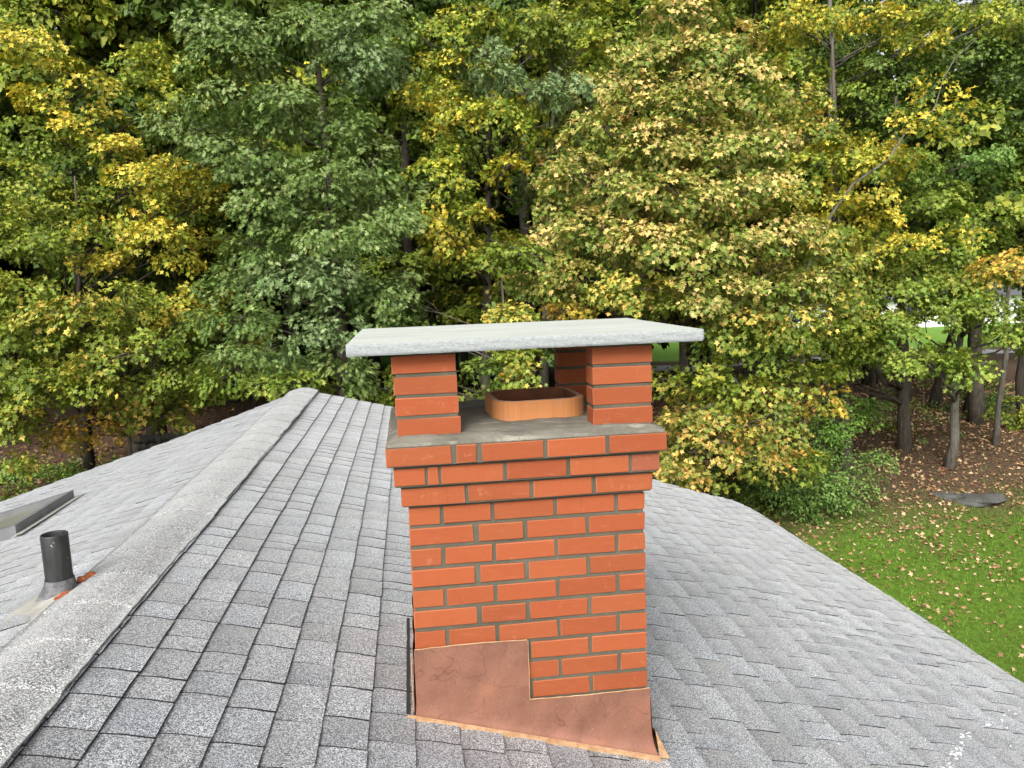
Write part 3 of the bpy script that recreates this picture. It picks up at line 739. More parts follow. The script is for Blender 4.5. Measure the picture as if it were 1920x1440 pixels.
def boughs_to_leaves(boughs, leaf, dens=1.0, lps=42):
    """boughs: (centre, a, b, c, palette); returns per-leaf arrays"""
    Ps, Ns, As, Cs = [], [], [], []
    for (c, a, b, hgt, pal) in boughs:
        area = 4*math.pi*((a*b)**1.6/3+(a*hgt)**1.6/3+(b*hgt)**1.6/3)**(1/1.6)
        ns = max(4, int(dens*area/ .62))
        d = rng.normal(size=(ns, 3)); d /= np.linalg.norm(d, axis=1, keepdims=True)
        rad = rng.uniform(.45, 1.05, ns)[:, None]
        d[:, 2] = np.where(d[:, 2] < -.3, d[:, 2]*.6, d[:, 2])
        sp = np.array(c)+d*rad*np.array([a, b, hgt])
        for s in range(ns):
            n = int(lps*rng.uniform(.6, 1.4)); outw = d[s]*np.array([1/a, 1/b, .6/hgt]); outw /= np.linalg.norm(outw)+1e-9
            up = np.array([0, 0, 1.0])*.85+outw*.7+rng.normal(0, .22, 3); up /= np.linalg.norm(up)
            oh = np.array([outw[0], outw[1], 0])+rng.normal(0, .3, 3)*np.array([1, 1, 0]); oh -= oh.dot(up)*up; oh /= np.linalg.norm(oh)+1e-9
            sd_ = np.cross(up, oh)
            # a spray: a fan of leaves along a few twigs
            tw = rng.integers(0, 5, n); ang = (tw-2)*.42+rng.normal(0, .13, n); r = .62*np.sqrt(rng.uniform(0.02, 1, n))*rng.uniform(.85, 1.25)
            q = np.cos(ang)*r-.25; e = np.sin(ang)*r
            P = sp[s]+q[:, None]*oh+e[:, None]*sd_+up*(rng.normal(0, .045, n)-.32*(r**2))[:, None]
            Nn = up+rng.normal(0, .42, (n, 3)); Nn += (q/.6)[:, None]*oh*.45
            A = oh*np.cos(ang)[:, None]+sd_*np.sin(ang)[:, None]+rng.normal(0, .45, (n, 3))+np.array([0, 0, -.25])
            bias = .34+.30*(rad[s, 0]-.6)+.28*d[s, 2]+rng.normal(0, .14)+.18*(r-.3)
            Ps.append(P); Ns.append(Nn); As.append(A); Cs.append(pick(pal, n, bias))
    P = np.concatenate(Ps); return P, np.concatenate(Ns), np.concatenate(As), np.concatenate(Cs)

def wob(a, b, n, amp):
    a, b = Vector(a), Vector(b); out = [a]
    for k in range(1, n):
        t = k/n; out.append(a.lerp(b, t)+Vector((random.uniform(-amp, amp), random.uniform(-amp, amp), random.uniform(-amp, amp)*.6)))
    out.append(b); return out

def tree(name, label, cat, base, trunk_top, r0, boughs, leaf=MAPLE, lsize=.118, dens=1.05, lps=58, bark='bark', group=None, back=.55, trunk_pts=None, limbs=True):
    """boughs: list of (px, py, depth, half width px, half height px, palette)"""
    base = np.array(base, float)
    root = empty(name, base); tag(root, label, cat, group)
    bl = []
    for b in boughs:
        if len(b) == 6:
            px, py, d, hw, hh, pal = b; c = at(px, py, d); a = hw*d/F; h = hh*d/F
            bl.append((c, a, a*.8, h, pal))
            if random.random() < back:
                c2 = c+np.array([random.uniform(-.8, .8), random.uniform(1.2, 2.4), random.uniform(-.7, .5)]); bl.append((c2, a*.95, a*.8, h, pal))
        else: bl.append(b)
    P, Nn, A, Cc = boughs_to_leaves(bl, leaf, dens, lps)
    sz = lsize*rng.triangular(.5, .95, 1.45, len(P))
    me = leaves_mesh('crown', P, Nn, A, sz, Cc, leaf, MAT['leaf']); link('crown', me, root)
    mb = MB(); tp = trunk_pts or wob(base-np.array([0, 0, .2]), trunk_top, 7, .10)
    tp = [Vector(p) for p in tp]; nT = len(tp)
    rad = [r0*(1.25 if k == 0 else 1)*(1-.8*k/(nT-1)) for k in range(nT)]
    mb.tube(tp, rad, 10)
    zs = [p.z for p in tp]
    if limbs:
        for (c, a, b, h, pal) in bl:
            c = Vector(c); L = (Vector((c.x, c.y, 0))-Vector((tp[0].x, tp[0].y, 0))).length
            za = c.z-.35*L-.2; za = min(max(za, tp[0].z+1.6), tp[-1].z-.2)
            f = float(np.interp(za, zs, range(nT))); k0 = int(min(f, nT-2)); p0 = tp[k0].lerp(tp[k0+1], f-k0); rr_ = rad[k0]*(1-(f-k0))+rad[k0+1]*(f-k0)
            rl = min(rr_*.55, .018+.012*L)
            pts = wob(p0, c, 5, .12*min(1, L/3)); mb.tube(pts, [rl*(1-.14*q) for q in range(6)], 6)
            for t in range(5):
                dirv = Vector((random.uniform(-1, 1)*a, random.uniform(-1, 1)*b, random.uniform(-.5, .9)*h))
                s_ = pts[random.choice([3, 4, 5])]; mb.tube(wob(s_, c+dirv, 3, .06), [rl*.3, rl*.24, rl*.17, .004], 5)
    mb.build('trunk', MAT[bark], root, smooth=True)
    return root

def gp(px, d):                      # ground point below a picture column at depth d
    p = at(px, 700, d); return np.array([p[0], p[1], float(gz(p[0], p[1]))])
def mono(d, pal, L): return [(x, y, d+(q[0] if q else 0), hw, hh, (q[1] if len(q) > 1 else pal)) for (x, y, hw, hh, *q) in L]

# ---- near edge of the wood
tree('oak_tree', 'tall dark green oak with pointed lobed leaves, rising behind the ridge end of the roof', 'tree', gp(646, 20.5), at(588, 30, 20.3), .24,
  mono(19.3, 'oak', [(400, 40, 70, 45), (450, 90, 110, 60), (570, 50, 90, 50), (660, 100, 80, 60, 0, 'oakp'), (430, 190, 90, 50), (540, 200, 90, 50, -.4), (470, 290, 90, 45), (630, 230, 70, 50), (610, 330, 90, 50, -.6), (520, 380, 100, 45), (700, 300, 60, 50), (640, 430, 110, 50, -.8), (500, 460, 90, 50), (730, 400, 70, 45), (440, 520, 70, 40), (570, 520, 110, 45, -.9, 'oakp'), (690, 540, 90, 45), (450, 590, 80, 40, -.6), (600, 620, 100, 45, -1.0, 'oakp'), (470, 670, 80, 40, -.8), (640, 690, 60, 36, -.6), (730, 600, 60, 40), (540, 715, 90, 32, -.8, 'green'), (420, 710, 60, 30, -.8, 'green'), (330, 230, 60, 40, .4), (380, 270, 60, 40, .2), (690, 30, 70, 50, .3)]),
  leaf=OAK, lsize=.15, bark='bark', dens=1.25)
tree('yellow_maple_tree', 'maple with bright yellow sprays running down from its top, beside the tall green oak', 'tree', gp(150, 23), at(120, 150, 22.6), .14,
  mono(21.5, 'yellow', [(60, 75, 70, 24, -.3), (120, 120, 50, 22), (165, 150, 50, 22), (90, 185, 62, 28), (160, 235, 55, 28), (215, 275, 60, 34, -.5), (270, 330, 64, 38, -.7), (300, 370, 50, 30, -.7), (390, 320, 58, 40, -1), (220, 425, 70, 32, -.5), (300, 440, 75, 32, -.8), (190, 480, 60, 26), (330, 480, 50, 26, -.6), (240, 110, 60, 36, 1, 'yg'), (290, 95, 50, 30, 1, 'yg'), (30, 45, 60, 40, .8, 'yg'), (330, 180, 60, 30, .5, 'yg'),
   (60, 260, 80, 45, .5, 'green'), (140, 320, 70, 40, .6, 'dark'), (40, 350, 90, 45, -.3, 'olive'), (110, 390, 80, 45, 0, 'olive'), (190, 350, 60, 40, .6, 'olive'), (320, 560, 60, 34, -.8), (270, 590, 50, 24, -.7), (410, 610, 30, 16, 0)]), bark='bark_dark')
tree('olive_maple_tree', 'low olive green maple with orange leaf tips, at the lower left edge of the wood', 'tree', gp(150, 25.5), at(140, 330, 21), .12,
  mono(18.8, 'olive', [(50, 450, 90, 36, .2), (40, 545, 80, 30, 0, 'olive'), (140, 570, 100, 34, -.4, 'gold'), (60, 620, 90, 30, -.5, 'olive'), (190, 620, 70, 34), (240, 560, 60, 34, .4), (210, 670, 80, 26, -.7, 'gold'), (300, 640, 60, 24, 0, 'green'), (80, 705, 110, 24, -.6, 'olive'), (180, 715, 80, 28, -.4), (330, 700, 60, 26, .3)]))
tree('amber_understory_maple', 'small maple whose lowest boughs turn amber, over the stone wall beyond the roof', 'tree', gp(222, 21.5), at(232, 640, 21), .075,
  mono(20.6, 'gold', [(240, 755, 70, 30), (310, 780, 60, 30, .2), (180, 800, 60, 26, -.1, 'orange'), (120, 822, 55, 24, -.2, 'orange'), (280, 720, 60, 24, .2, 'olive'), (350, 745, 40, 24, .5, 'olive')]), bark='bark_grey')
tree('leaning_edge_maple', 'dim olive maple at the very left of the wood, drooping to the ground plants', 'tree', gp(-60, 19.5), at(-70, 420, 20), .15,
  mono(18.6, 'olive', [(20, 790, 60, 40, 0, 'gold'), (-50, 700, 90, 60), (60, 760, 70, 34, .3), (10, 860, 40, 30, 0, 'gold'), (-40, 560, 90, 60), (-50, 420, 90, 60)]))
tree('slender_sapling', 'slender sapling with a thin pale stem beside the stone wall', 'sapling', gp(283, 23), at(288, 700, 22.5), .04,
  mono(22, 'olive', [(290, 740, 40, 22), (270, 700, 40, 24), (400, 690, 60, 30, 1, 'dark'), (340, 650, 60, 30, .6, 'dark')]), bark='bark_grey')
tree('golden_maple_tree', 'largest maple, a broad crown of tan and gold leaves behind the chimney cap', 'tree', gp(1290, 21), at(1262, 130, 20.8), .22,
  mono(18.9, 'tan', [(1290, 20, 90, 40, .6), (1225, 95, 80, 50, .3), (1340, 90, 90, 50, .4), (1190, 175, 60, 45, -.1), (1290, 180, 100, 50), (1400, 160, 80, 50, .2), (1130, 240, 70, 50, -.2), (1230, 270, 90, 50, -.4), (1340, 270, 100, 50, -.3), (1430, 260, 80, 50), (1070, 330, 60, 50, -.2), (1160, 350, 90, 50, -.5), (1280, 370, 110, 50, -.8), (1400, 360, 90, 50, -.5), (1470, 350, 60, 50, .2, 'gold'), (1110, 430, 90, 40, -.6), (1220, 450, 100, 45, -.9), (1340, 460, 100, 45, -.9), (1450, 440, 90, 50, -.4), (1530, 440, 60, 45, .1, 'gold'), (1080, 510, 70, 34, -.6), (1030, 500, 50, 30, -.4), (1180, 540, 90, 36, -.8, 'gold'), (1310, 545, 90, 40, -.9), (1430, 530, 90, 45, -.7), (1530, 520, 70, 45), (1390, 600, 80, 34, -.5, 'gold'), (1490, 600, 70, 40, -.3, 'gold'), (1580, 560, 50, 40, .1, 'gold'), (1000, 480, 60, 34, .1, 'green'), (950, 470, 50, 30, .3, 'olive')]), dens=1.4)
tree('hanging_maple', 'small green maple showing in the gap between the cap slab and the clay flue', 'tree', gp(930, 19.5), at(940, 520, 19.5), .11,
  mono(17.8, 'olive', [(980, 700, 34, 22, -.6, 'gold'), (950, 590, 60, 30, .3, 'gold'), (1070, 575, 45, 18, .6, 'orange'), (900, 690, 60, 26, 1, 'dark'), (960, 660, 50, 22, .4), (880, 740, 60, 24, 1.4, 'green'), (820, 640, 50, 24, 1, 'dark'), (1040, 620, 70, 30, 1.5, 'dark'), (790, 700, 50, 40, 1.4, 'green'), (740, 560, 50, 34, 1.4, 'oak'), (730, 730, 50, 30, 1.3, 'green')]))
tree('sunlit_maple_tree', 'yellow green maple with open sprays over a dark hollow, right of the tall oak', 'tree', gp(905, 23.5), at(915, 60, 23), .18,
  mono(20.6, 'yg', [(850, 50, 50, 30), (910, 30, 60, 30), (870, 110, 60, 36), (820, 165, 50, 34, -.3, 'yellow'), (870, 200, 60, 30, -.4, 'yellow'), (930, 210, 60, 32, -.3), (830, 105, 30, 18, 0, 'yellow'), (820, 270, 50, 30), (880, 265, 50, 28, .4, 'green'), (820, 330, 55, 32, 0), (850, 360, 50, 28, .2), (800, 410, 60, 24, -.6, 'yellow'), (845, 440, 50, 22, -.6, 'yellow'), (770, 400, 40, 22, -.4, 'yellow'), (1000, 50, 70, 45, .7, 'olive'), (1080, 50, 80, 45, 1, 'olive'), (1160, 70, 60, 40, 1, 'olive'), (1000, 240, 40, 22, -.2), (990, 195, 40, 24), (955, 310, 34, 18, -.6, 'yellow'), (1110, 80, 50, 30, .5), (760, 60, 60, 40, 1.2, 'green'), (790, 200, 50, 40, 1.6, 'olive'), (880, 390, 30, 14, 0, 'yellow')]))
tree('pale_oak_tree', 'pale blue green oak boughs poking out between the yellow maple sprays', 'tree', gp(1010, 22.5), at(1040, -60, 22), .16,
  mono(20.1, 'oakp', [(1060, 155, 55, 36), (1020, 170, 40, 30), (900, 85, 36, 40, .1), (930, 130, 40, 40, .1), (1110, 200, 40, 30, .2, 'oak'), (1130, 480, 30, 20, 0, 'oak'), (1040, 300, 40, 40, 1.6, 'oak')]), leaf=OAK, lsize=.15)
tree('amber_maple_tree', 'amber and yellow maple crowding the right flank of the golden maple', 'tree', gp(1590, 23), at(1560, 60, 23), .17,
  mono(21.4, 'yellow', [(1540, 250, 60, 34, .3, 'gold'), (1500, 190, 60, 30, .4, 'gold'), (1530, 310, 80, 38, 0, 'yg'), (1600, 280, 70, 34, 0), (1660, 290, 60, 28, 0), (1570, 370, 80, 36, -.2), (1640, 350, 50, 30, 0), (1560, 430, 70, 34, -.2), (1640, 420, 60, 28), (1500, 240, 50, 40, .5, 'gold'), (1600, 480, 70, 30, 0, 'gold'), (1450, 220, 50, 40, .8, 'gold'), (1700, 450, 50, 16, -.3)]))
tree('tall_thin_maple', 'tall maple with bare grey trunk and thin yellow top, above the amber maple', 'tree', gp(1575, 25.5), at(1548, -220, 25), .17,
  mono(23.8, 'yellow', [(1500, 20, 60, 26), (1560, 25, 70, 30, -.4), (1640, 25, 60, 26), (1700, 45, 60, 28), (1770, 20, 60, 24, 0, 'yg'), (1500, 110, 50, 26, 0, 'yg'), (1480, 160, 50, 30, 0, 'yg'), (1740, 75, 30, 14), (1640, 80, 50, 26, .8, 'yg'), (1880, 30, 60, 30, .5, 'yg'), (1620, 170, 50, 26, 1, 'green')]), bark='bark_grey', dens=.85)
tree('bare_branched_maple', 'maple with a long bare twig arching up and only a few yellow leaves left', 'tree', gp(1500, 20.5), at(1510, 420, 20.4), .042,
  mono(20.0, 'yellow', [(1760, 155, 28, 12), (1730, 195, 34, 12), (1800, 190, 26, 10), (1700, 225, 20, 10), (1740, 240, 36, 12), (1640, 300, 30, 14), (1780, 440, 34, 12), (1820, 435, 26, 8)]), dens=.5, lps=20, limbs=False,
  trunk_pts=[gp(1500, 20.5), at(1505, 520, 20.4), at(1560, 400, 20.2), at(1600, 345, 20.1), at(1665, 300, 20.0), at(1705, 238, 19.9), at(1752, 205, 19.9), at(1768, 150, 19.9), at(1790, 110, 19.9), at(1832, 72, 19.9)], bark='bark_grey', back=0)
tree('dark_maple_tree', 'shady dark green maple with layered boughs at the upper right of the wood', 'tree', gp(1835, 28), at(1832, -200, 27.5), .24,
  mono(25.0, 'dark', [(1640, 130, 80, 40), (1720, 160, 80, 40), (1800, 110, 80, 45), (1890, 150, 70, 45), (1700, 240, 90, 40), (1800, 240, 90, 45), (1890, 260, 80, 50), (1730, 330, 80, 40), (1820, 350, 90, 45), (1900, 380, 80, 50), (1700, 400, 60, 40), (1790, 440, 90, 40, 0, 'green'), (1880, 480, 80, 40), (1640, 210, 60, 40), (1960, 90, 80, 60), (1980, 300, 80, 60), (1560, 80, 60, 40, 1), (1880, 60, 60, 30, 0, 'olive'), (1820, 30, 80, 40, 1, 'olive'), (1750, 70, 80, 40, 1.5, 'green'), (1840, 75, 90, 50, 2.2, 'dark'), (1800, 20, 90, 50, 2.6, 'dark'), (1700, 30, 90, 50, 2.6, 'dark'), (1930, 60, 90, 60, 2.6, 'dark'), (1900, 20, 80, 40, 1.5, 'olive')]))
tree('leafy_maple_tree', 'mid green maple spreading over the right of the wood, left of the leaning grey trunk', 'tree', gp(1700, 25), at(1680, 180, 24.5), .20,
  mono(22.3, 'green', [(1720, 300, 60, 34, .4), (1830, 300, 70, 34, 1, 'shrub'), (1760, 380, 80, 36, .4), (1680, 470, 70, 36, 0, 'olive'), (1780, 470, 70, 34, .6), (1850, 420, 70, 36, .8), (1640, 540, 70, 34, 0, 'olive'), (1720, 530, 70, 30, .3), (1600, 620, 70, 34, -.3, 'olive'), (1540, 640, 70, 36, -.4, 'olive'), (1560, 585, 60, 28, .5, 'olive'), (1630, 590, 60, 26, .6, 'green'), (1660, 600, 60, 30), (1640, 660, 70, 30, -.2), (1560, 690, 60, 30, .2, 'green')]))
tree('lower_green_maple', 'light green maple with flat boughs and an orange crown tip, above a leaning grey trunk', 'tree', gp(1783, 23.6), at(1826, 420, 22.6), .155,
  mono(20.8, 'green', [(1880, 500, 60, 28, 0, 'orange'), (1930, 490, 60, 30, .3, 'orange'), (1840, 560, 70, 28, 0, 'green'), (1770, 590, 70, 26, 0), (1900, 570, 60, 30, .2), (1700, 600, 60, 24, .3, 'green'), (1740, 675, 80, 22, -.4), (1820, 685, 60, 22, -.4), (1690, 650, 50, 22), (1900, 615, 50, 22, .3), (1960, 620, 60, 40, 1), (1700, 540, 70, 30, .6), (1800, 520, 80, 30, .8, 'olive'), (1640, 600, 60, 26, .7, 'olive')]), bark='bark_grey', back=.4)
tree('orange_tipped_maple', 'low maple with orange and tan leaf tips hanging beside the right of the chimney', 'tree', gp(1400, 21.5), at(1420, 480, 21), .14,
  mono(18.8, 'gold', [(1310, 740, 70, 40, .3, 'gold'), (1380, 780, 80, 40, .2, 'gold'), (1440, 840, 70, 34, .2, 'gold'), (1330, 880, 80, 26, .2, 'gold'), (1480, 860, 50, 34, .3, 'olive'), (1350, 620, 60, 34, .8, 'green'), (1330, 700, 60, 30, 0, 'olive'), (1270, 790, 45, 26, -.4, 'redor'), (1300, 770, 60, 28, -.3, 'redor'), (1380, 720, 70, 32, 0, 'olive'), (1400, 800, 70, 32, -.4, 'redor'), (1290, 850, 50, 28, -.5, 'redor'), (1340, 830, 60, 30, -.6, 'redor'), (1440, 740, 70, 34, 0), (1470, 800, 60, 32, -.1, 'redor'), (1420, 860, 60, 24, -.3, 'redor'), (1260, 880, 50, 20, -.6, 'redor'), (1500, 700, 60, 34, .2, 'olive'), (1270, 720, 40, 40, 1.2, 'dark'), (1440, 650, 80, 36, .4, 'green'), (1530, 740, 50, 30, .4, 'orange')]))
tree('bright_sapling', 'bright green sapling with arching side twigs over the brown leaf litter', 'sapling', gp(1578, 24), at(1560, 640, 23.6), .055,
  mono(23.0, 'bright', [(1540, 745, 40, 24), (1560, 790, 40, 28), (1600, 760, 44, 18), (1650, 755, 34, 12, -.2, 'shrub'), (1620, 780, 34, 14), (1530, 800, 30, 22, .2)]), leaf=OVAL, lsize=.11, bark='bark_grey', back=.2)
tree('spreading_shrub', 'grey green spreading shrub at the edge of the lawn beside the roof corner', 'shrub', gp(1540, 21.3), at(1550, 870, 21.2), .05,
  mono(20.9, 'shrub', [(1500, 870, 60, 28), (1570, 860, 60, 26), (1630, 870, 50, 16), (1540, 905, 70, 28, -.2), (1600, 895, 50, 20, -.2), (1480, 915, 50, 30, -.2), (1560, 945, 50, 24, -.2), (1500, 960, 45, 24), (1440, 900, 60, 44, .2, 'shrub'), (1520, 930, 80, 40, .3, 'shrub'), (1600, 925, 50, 30, .2, 'shrub'), (1440, 900, 50, 40, .4, 'dark'), (1430, 950, 50, 30, .3, 'dark'), (1380, 930, 50, 40, .6, 'dark'), (1650, 850, 20, 8, 0, 'shrub')]), leaf=OVAL, lsize=.085, dens=1.4)
# shady woodland shrubs and saplings on the floor (right and left)
for k, (px, d, hw, hh, pal, lab) in enumerate([
  (1850, 30, 70, 30, 'dark', 'dark low shrub among the trunks, right of the leaning grey trunk'),
  (1905, 27, 50, 34, 'olive', 'olive shrub with yellow flecks at the far right edge of the wood'),
  (1800, 36, 60, 26, 'green', 'pale green shrub under the trees by the road'),
  (1700, 40, 70, 20, 'olive', 'yellowish brush low behind the buttressed trunk')]):
    g_ = gp(px, d); h = hh*d/F
    tree('woodland_shrub', lab, 'shrub', g_, g_+np.array([0, 0, 1.6*h]), .03, [(g_+np.array([0, 0, h*.8]), hw*d/F, hw*d/F*.7, h, pal), (g_+np.array([hw*d/F*.7, .4, h*.5]), hw*d/F*.6, hw*d/F*.5, h*.7, pal)], lsize=.12, dens=.8, leaf=MAPLE)

# ---- single trunks that stand clear in the shade
TR = [(1700, 33, 1690, 560, .28, 'bark', 'thick buttressed trunk standing in the brown leaf litter'),
      (1635, 31, 1632, 480, .13, 'bark_dark', 'straight black trunk behind the bright sapling'),
      (1748, 31, 1820, 560, .26, 'bark_dark', 'dark trunk leaning right, just behind the pale leaning one'),
      (1815, 30, 1832, 560, .22, 'bark_dark', 'dark upright trunk right behind the pale leaning one'),
      (1872, 25.5, 1895, 560, .13, 'bark_grey', 'slim grey trunk near the right edge'),
      (1922, 28, 1918, 500, .22, 'bark_dark', 'blackish trunk cut by the right edge'),
      (145, 26, 140, 360, .22, 'bark_dark', 'dark trunk glimpsed between yellow sprays on the left'),
      (330, 27, 333, 420, .10, 'bark', 'thin dark trunk glimpsed left of the oak'),
      (760, 34, 770, 300, .15, 'bark_dark', 'dark trunk in the hollow right of the oak'),
      (805, 30, 812, 300, .09, 'bark', 'thin trunk in the dark hollow behind the cap'),
      (870, 36, 880, 250, .22, 'bark_dark', 'broad dark trunk in the hollow left of the golden maple'),
      (1160, 31, 1150, 480, .12, 'bark', 'thin trunk under the golden maple behind the cap'),
      (1345, 30, 1350, 520, .14, 'bark_dark', 'dark trunk seen right of the cap slab'),
      (470, 27, 470, 560, .12, 'bark_dark', 'short dark trunk left of the oak foot')]
spots_tr = []
for (px, d, px2, py2, r, bk, lab) in TR:
    r *= .74
    b = gp(px, d); spots_tr.append((b, r))
    top_ = at(px2, py2, d); top2 = top_+(top_-b)*.8
    # a clear trunk with a high crown of its own
    cr = [(top2+np.array([random.uniform(-2, 2), random.uniform(-1, 2), random.uniform(-1.5, 2.5)]), 2.2, 2.0, 1.1, random.choice(['dark', 'dark', 'olive', 'green'])) for _ in range(6)]
    tree('forest_tree', lab, 'tree', b, top2+np.array([0, 0, 2.0]), r, cr, lsize=.26, leaf=DIA, dens=.55, lps=34, bark=bk)

# ---- deeper rows: prototypes, then copies
def generic(name, label, H, R, pal, ls, dens, leaf, x, y, low=.22, group=None, bark='bark_dark', lps=36):
    z = float(gz(x, y)); bl = []
    n = 26
    for k in range(n):
        t = low+(1-low)*(k+.5)/n; rr_ = R*math.sin(math.pi*min(1, .18+.80*(t-low)/(1-low)))**.7; a = k*2.4+random.uniform(-.4, .4)
        bl.append((np.array([x+rr_*.62*math.cos(a), y+rr_*.62*math.sin(a), z+H*t]), R*.42, R*.42, R*.19, random.choice(pal)))
    return tree(name, label, 'tree', (x, y, z), (x+random.uniform(-.5, .5), y, z+H*.97), .012*H+.05, bl, leaf, ls, dens, lps, bark, group)
def copy_tree(o, loc, rz, s, label=None):
    r = o.copy(); sc.collection.objects.link(r); r.location = loc; r.rotation_euler = (0, 0, rz); r.scale = (s, s, s)
    if label: r['label'] = label
    for ch in o.children:
        c = ch.copy(); sc.collection.objects.link(c); c.parent = r; c.matrix_parent_inverse = ch.matrix_parent_inverse.copy()
    return r
GB = 'trees filling the middle of the wood'; LB = 'leafy mixed green and yellow tree in the middle of the wood, behind the front trees'
GC = 'far trees at the back of the wood'; LC = 'dark tree at the back of the wood, glimpsed through the gaps'
protoB = [generic('woodland_tree', LB, 20, 4.4, ['dark', 'olive', 'dark', 'yg'], .21, .75, DIA, -9, 27, group=GB),
          generic('woodland_tree', LB, 19, 4.2, ['dark', 'green', 'dark'], .21, .75, DIA, 0, 28, group=GB),
          generic('woodland_tree', LB, 21, 4.6, ['olive', 'yg', 'green', 'dark'], .21, .75, DIA, 9, 28.5, group=GB)]
k = 0
for (x, y) in [(-16, 25), (-13, 31), (-4.5, 30), (4.2, 26.5), (6, 33), (14, 30), (-20, 31), (-26, 26), (-8, 36), (1.5, 36), (11, 36), (21, 33), (19.5, 38), (33, 36), (17.5, 25.5+8)]:
    o = protoB[k % 3]; k += 1
    copy_tree(o, (x+random.uniform(-.6, .6), y, float(gz(x, y))), random.uniform(0, 6.28), random.uniform(.9, 1.12))
protoC = [generic('distant_tree', LC, 20, 5.4, ['dark', 'dark', 'olive'], .42, .42, DIA, -3, 44, low=.12, group=GC, lps=30),
          generic('distant_tree', LC, 22, 5.6, ['dark', 'green', 'dark'], .42, .42, DIA, 8, 46, low=.12, group=GC, lps=30)]
k = 0
for yy, xa, xb, st in ((42, -32, 18, 6.5), (49, -40, 16, 6.5), (58, -50, 16, 7.5), (72, -60, 20, 9), (84, -70, 20, 10), (98, -60, 140, 11), (108, -80, 160, 12)):
    x = xa
    while x < xb:
        o = protoC[k % 2]; k += 1; xx = x+random.uniform(-1.5, 1.5); y2 = yy+random.uniform(-1.5, 1.5)
        copy_tree(o, (xx, y2, float(gz(xx, y2))-.2), random.uniform(0, 6.28), random.uniform(.9, 1.15)*(1.0 if yy < 70 else 1.25)); x += st*random.uniform(.85, 1.15)

# ---- far pale house across the road
fh = empty('distant_house', (60, 84, -5.2)); tag(fh, 'white house with a grey roof across the road, glimpsed through the trees', 'house')
mb = MB(); mb.box((38, 80, -6), (78, 88, -1.95)); mb.build('wall', MAT['siding'], fh)
mb = MB(); mb.add([(37.4, 79.2, -2.0), (78.6, 79.2, -2.0), (78.6, 88.8, -2.0), (37.4, 88.8, -2.0), (39, 84, -.2), (77, 84, -.2)], [(0, 1, 5, 4), (1, 2, 5), (2, 3, 4, 5), (3, 0, 4), (3, 2, 1, 0)]); mb.build('roof', MAT['darkroof'], fh)
for x in (41, 47, 54, 61, 68, 74):
    mb = MB(); mb.box((x, 79.93, -3.9), (x+1.2, 80.0, -2.6)); mb.build('window', MAT['pane'], fh)

# ---- rock, stone wall
rk = MB(); c = at(1812, 945, 22.0); zc = float(gz(c[0], c[1]))
blob(rk, (c[0]-.55, c[1]+.35, zc+.02), .62, .42, .15, 21, 3, .18); blob(rk, (c[0]+.35, c[1]-.1, zc+.0), .72, .40, .13, 22, 3, .2)
tag(rk.build('flat_rock', MAT['rock'], smooth=True), 'flat grey rock outcrop lying in the leaf strewn lawn', 'rock')
wl = MB(); w0 = gp(250, 25); w1 = gp(760, 26)
for k in range(120):
    t = (k//3+random.uniform(-.2, .2))/40; p = w0*(1-t)+w1*t; lay = k % 3
    blob(wl, (p[0], p[1], float(gz(p[0], p[1]))+.12+lay*.24), random.uniform(.17, .27), .2, .14, 300+k, 2, .18)
tag(wl.build('stone_wall', MAT['wallstone'], smooth=True), 'low dark dry stone wall under the trees beyond the ridge', 'wall')

# ---- fallen leaves, grass, ground plants
def scatter(name, n, xr, yr, keep, T, sz, pal, mat, tilt=.35, zoff=.02):
    x = rng.uniform(*xr, n*4); y = rng.uniform(*yr, n*4); pr = keep(x, y); k = rng.uniform(0, 1, len(x)) < pr; x = x[k][:n]; y = y[k][:n]; m = len(x)
    P = np.stack([x, y, gz(x, y)+zoff], -1); Nn = np.array([0, 0, 1.0])+rng.normal(0, tilt, (m, 3)); a = rng.uniform(0, 6.28, m)
    A = np.stack([np.cos(a), np.sin(a), rng.normal(0, .2, m)], -1)
    c = np.array(pal)[rng.integers(0, len(pal), m)]*rng.uniform(.7, 1.2, (m, 1))
    me = leaves_mesh(name, P, Nn, A, sz*rng.uniform(.6, 1.2, m), c, T, mat); return tag(link(name, me), kind='stuff')
def lawn_t(x, y): return sm((y-8.5-1.2*np.sin(x*.5))/9)
scatter('fallen_leaves', 26000, (6, 28), (4, 34), lambda x, y: (.08+.92*lawn_t(x, y)**1.7)*(.35+1.3*(.5+.5*np.sin(x*1.9+2*np.sin(y*.8))*np.sin(y*1.6+np.sin(x)))**1.5), MAPLE, .10, [(.52, .34, .19), (.42, .25, .12), (.30, .15, .08), (.60, .44, .25), (.22, .10, .06)], MAT['dry'], .4, .035)
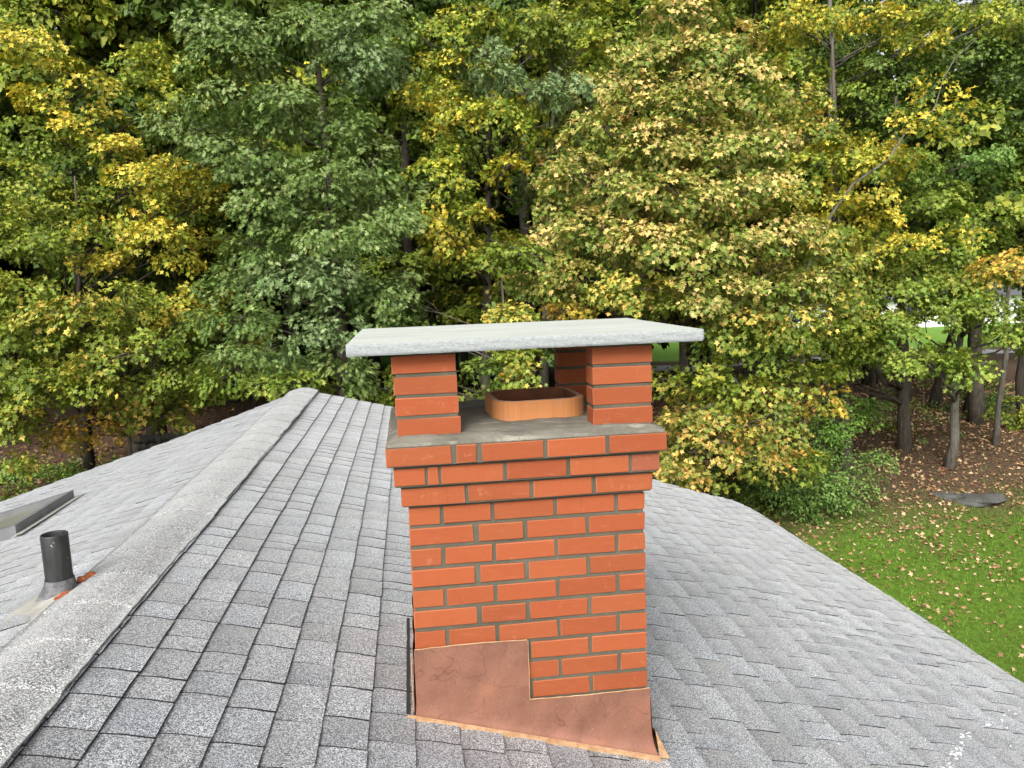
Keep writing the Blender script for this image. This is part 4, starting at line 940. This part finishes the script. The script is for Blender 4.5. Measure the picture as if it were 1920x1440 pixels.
scatter('leaf_litter', 7000, (-20, 4), (12, 34), lambda x, y: .5+0*x, MAPLE, .14, [(.20, .10, .06), (.12, .06, .04), (.32, .19, .09)], MAT['dry'], .4, .03)
# grass blades
n = 150000; x = rng.uniform(6, 24, n); y = rng.uniform(3, 24, n); k = rng.uniform(0, 1, n) < (1-.9*sm((y-14.5)/5)); x, y = x[k], y[k]; n = len(x)
a = rng.uniform(0, 6.28, n); hgt = rng.uniform(.03, .085, n); z = gz(x, y)-.005; wd = .008
le = rng.normal(0, .03, (n, 2))
V = np.stack([np.stack([x-np.cos(a)*wd, y-np.sin(a)*wd, z], -1), np.stack([x+np.cos(a)*wd, y+np.sin(a)*wd, z], -1), np.stack([x+le[:, 0], y+le[:, 1], z+hgt], -1)], 1).reshape(-1, 3)
pal = np.array([(.095, .21, .022), (.15, .30, .035), (.24, .38, .055), (.06, .14, .016)]); pn = .5+.5*np.sin(x*1.1+np.sin(y*.9)*2)*np.sin(y*1.3)
c = pal[rng.integers(0, 4, n)]*(.75+.4*pn)[:, None]; c = c*(1-.4*sm((y-15)/6))[:, None]+np.array([.11, .10, .02])*(.4*sm((y-15)/6))[:, None]
tag(link('grass', mesh_np('grass', V, np.arange(3*n), np.full(n, 3), MAT['grass'], np.repeat(c, 3, 0))), kind='stuff')
# low green plants on the left
gl = []
for k in range(150):
    px = random.uniform(-40, 420); d = random.uniform(17, 24); p = gp(px, d); gl.append((p+np.array([0, 0, .12]), random.uniform(.25, .6), .4, random.uniform(.12, .28), random.choice(['green', 'shrub', 'dark', 'bright'])))
for k in range(50):
    px = random.uniform(1640, 1960); d = random.uniform(26, 36); p = gp(px, d); gl.append((p+np.array([0, 0, .1]), random.uniform(.3, .7), .4, random.uniform(.1, .2), random.choice(['olive', 'shrub', 'dark'])))
P, Nn, A, Cc = boughs_to_leaves(gl, OVAL, .5, 24)
tag(link('ground_cover_plants', leaves_mesh('ground_cover', P, Nn, A, .11*rng.uniform(.6, 1.2, len(P)), Cc, OVAL, MAT['leaf'])), kind='stuff')
print('verts', sum(len(m.vertices) for m in bpy.data.meshes))
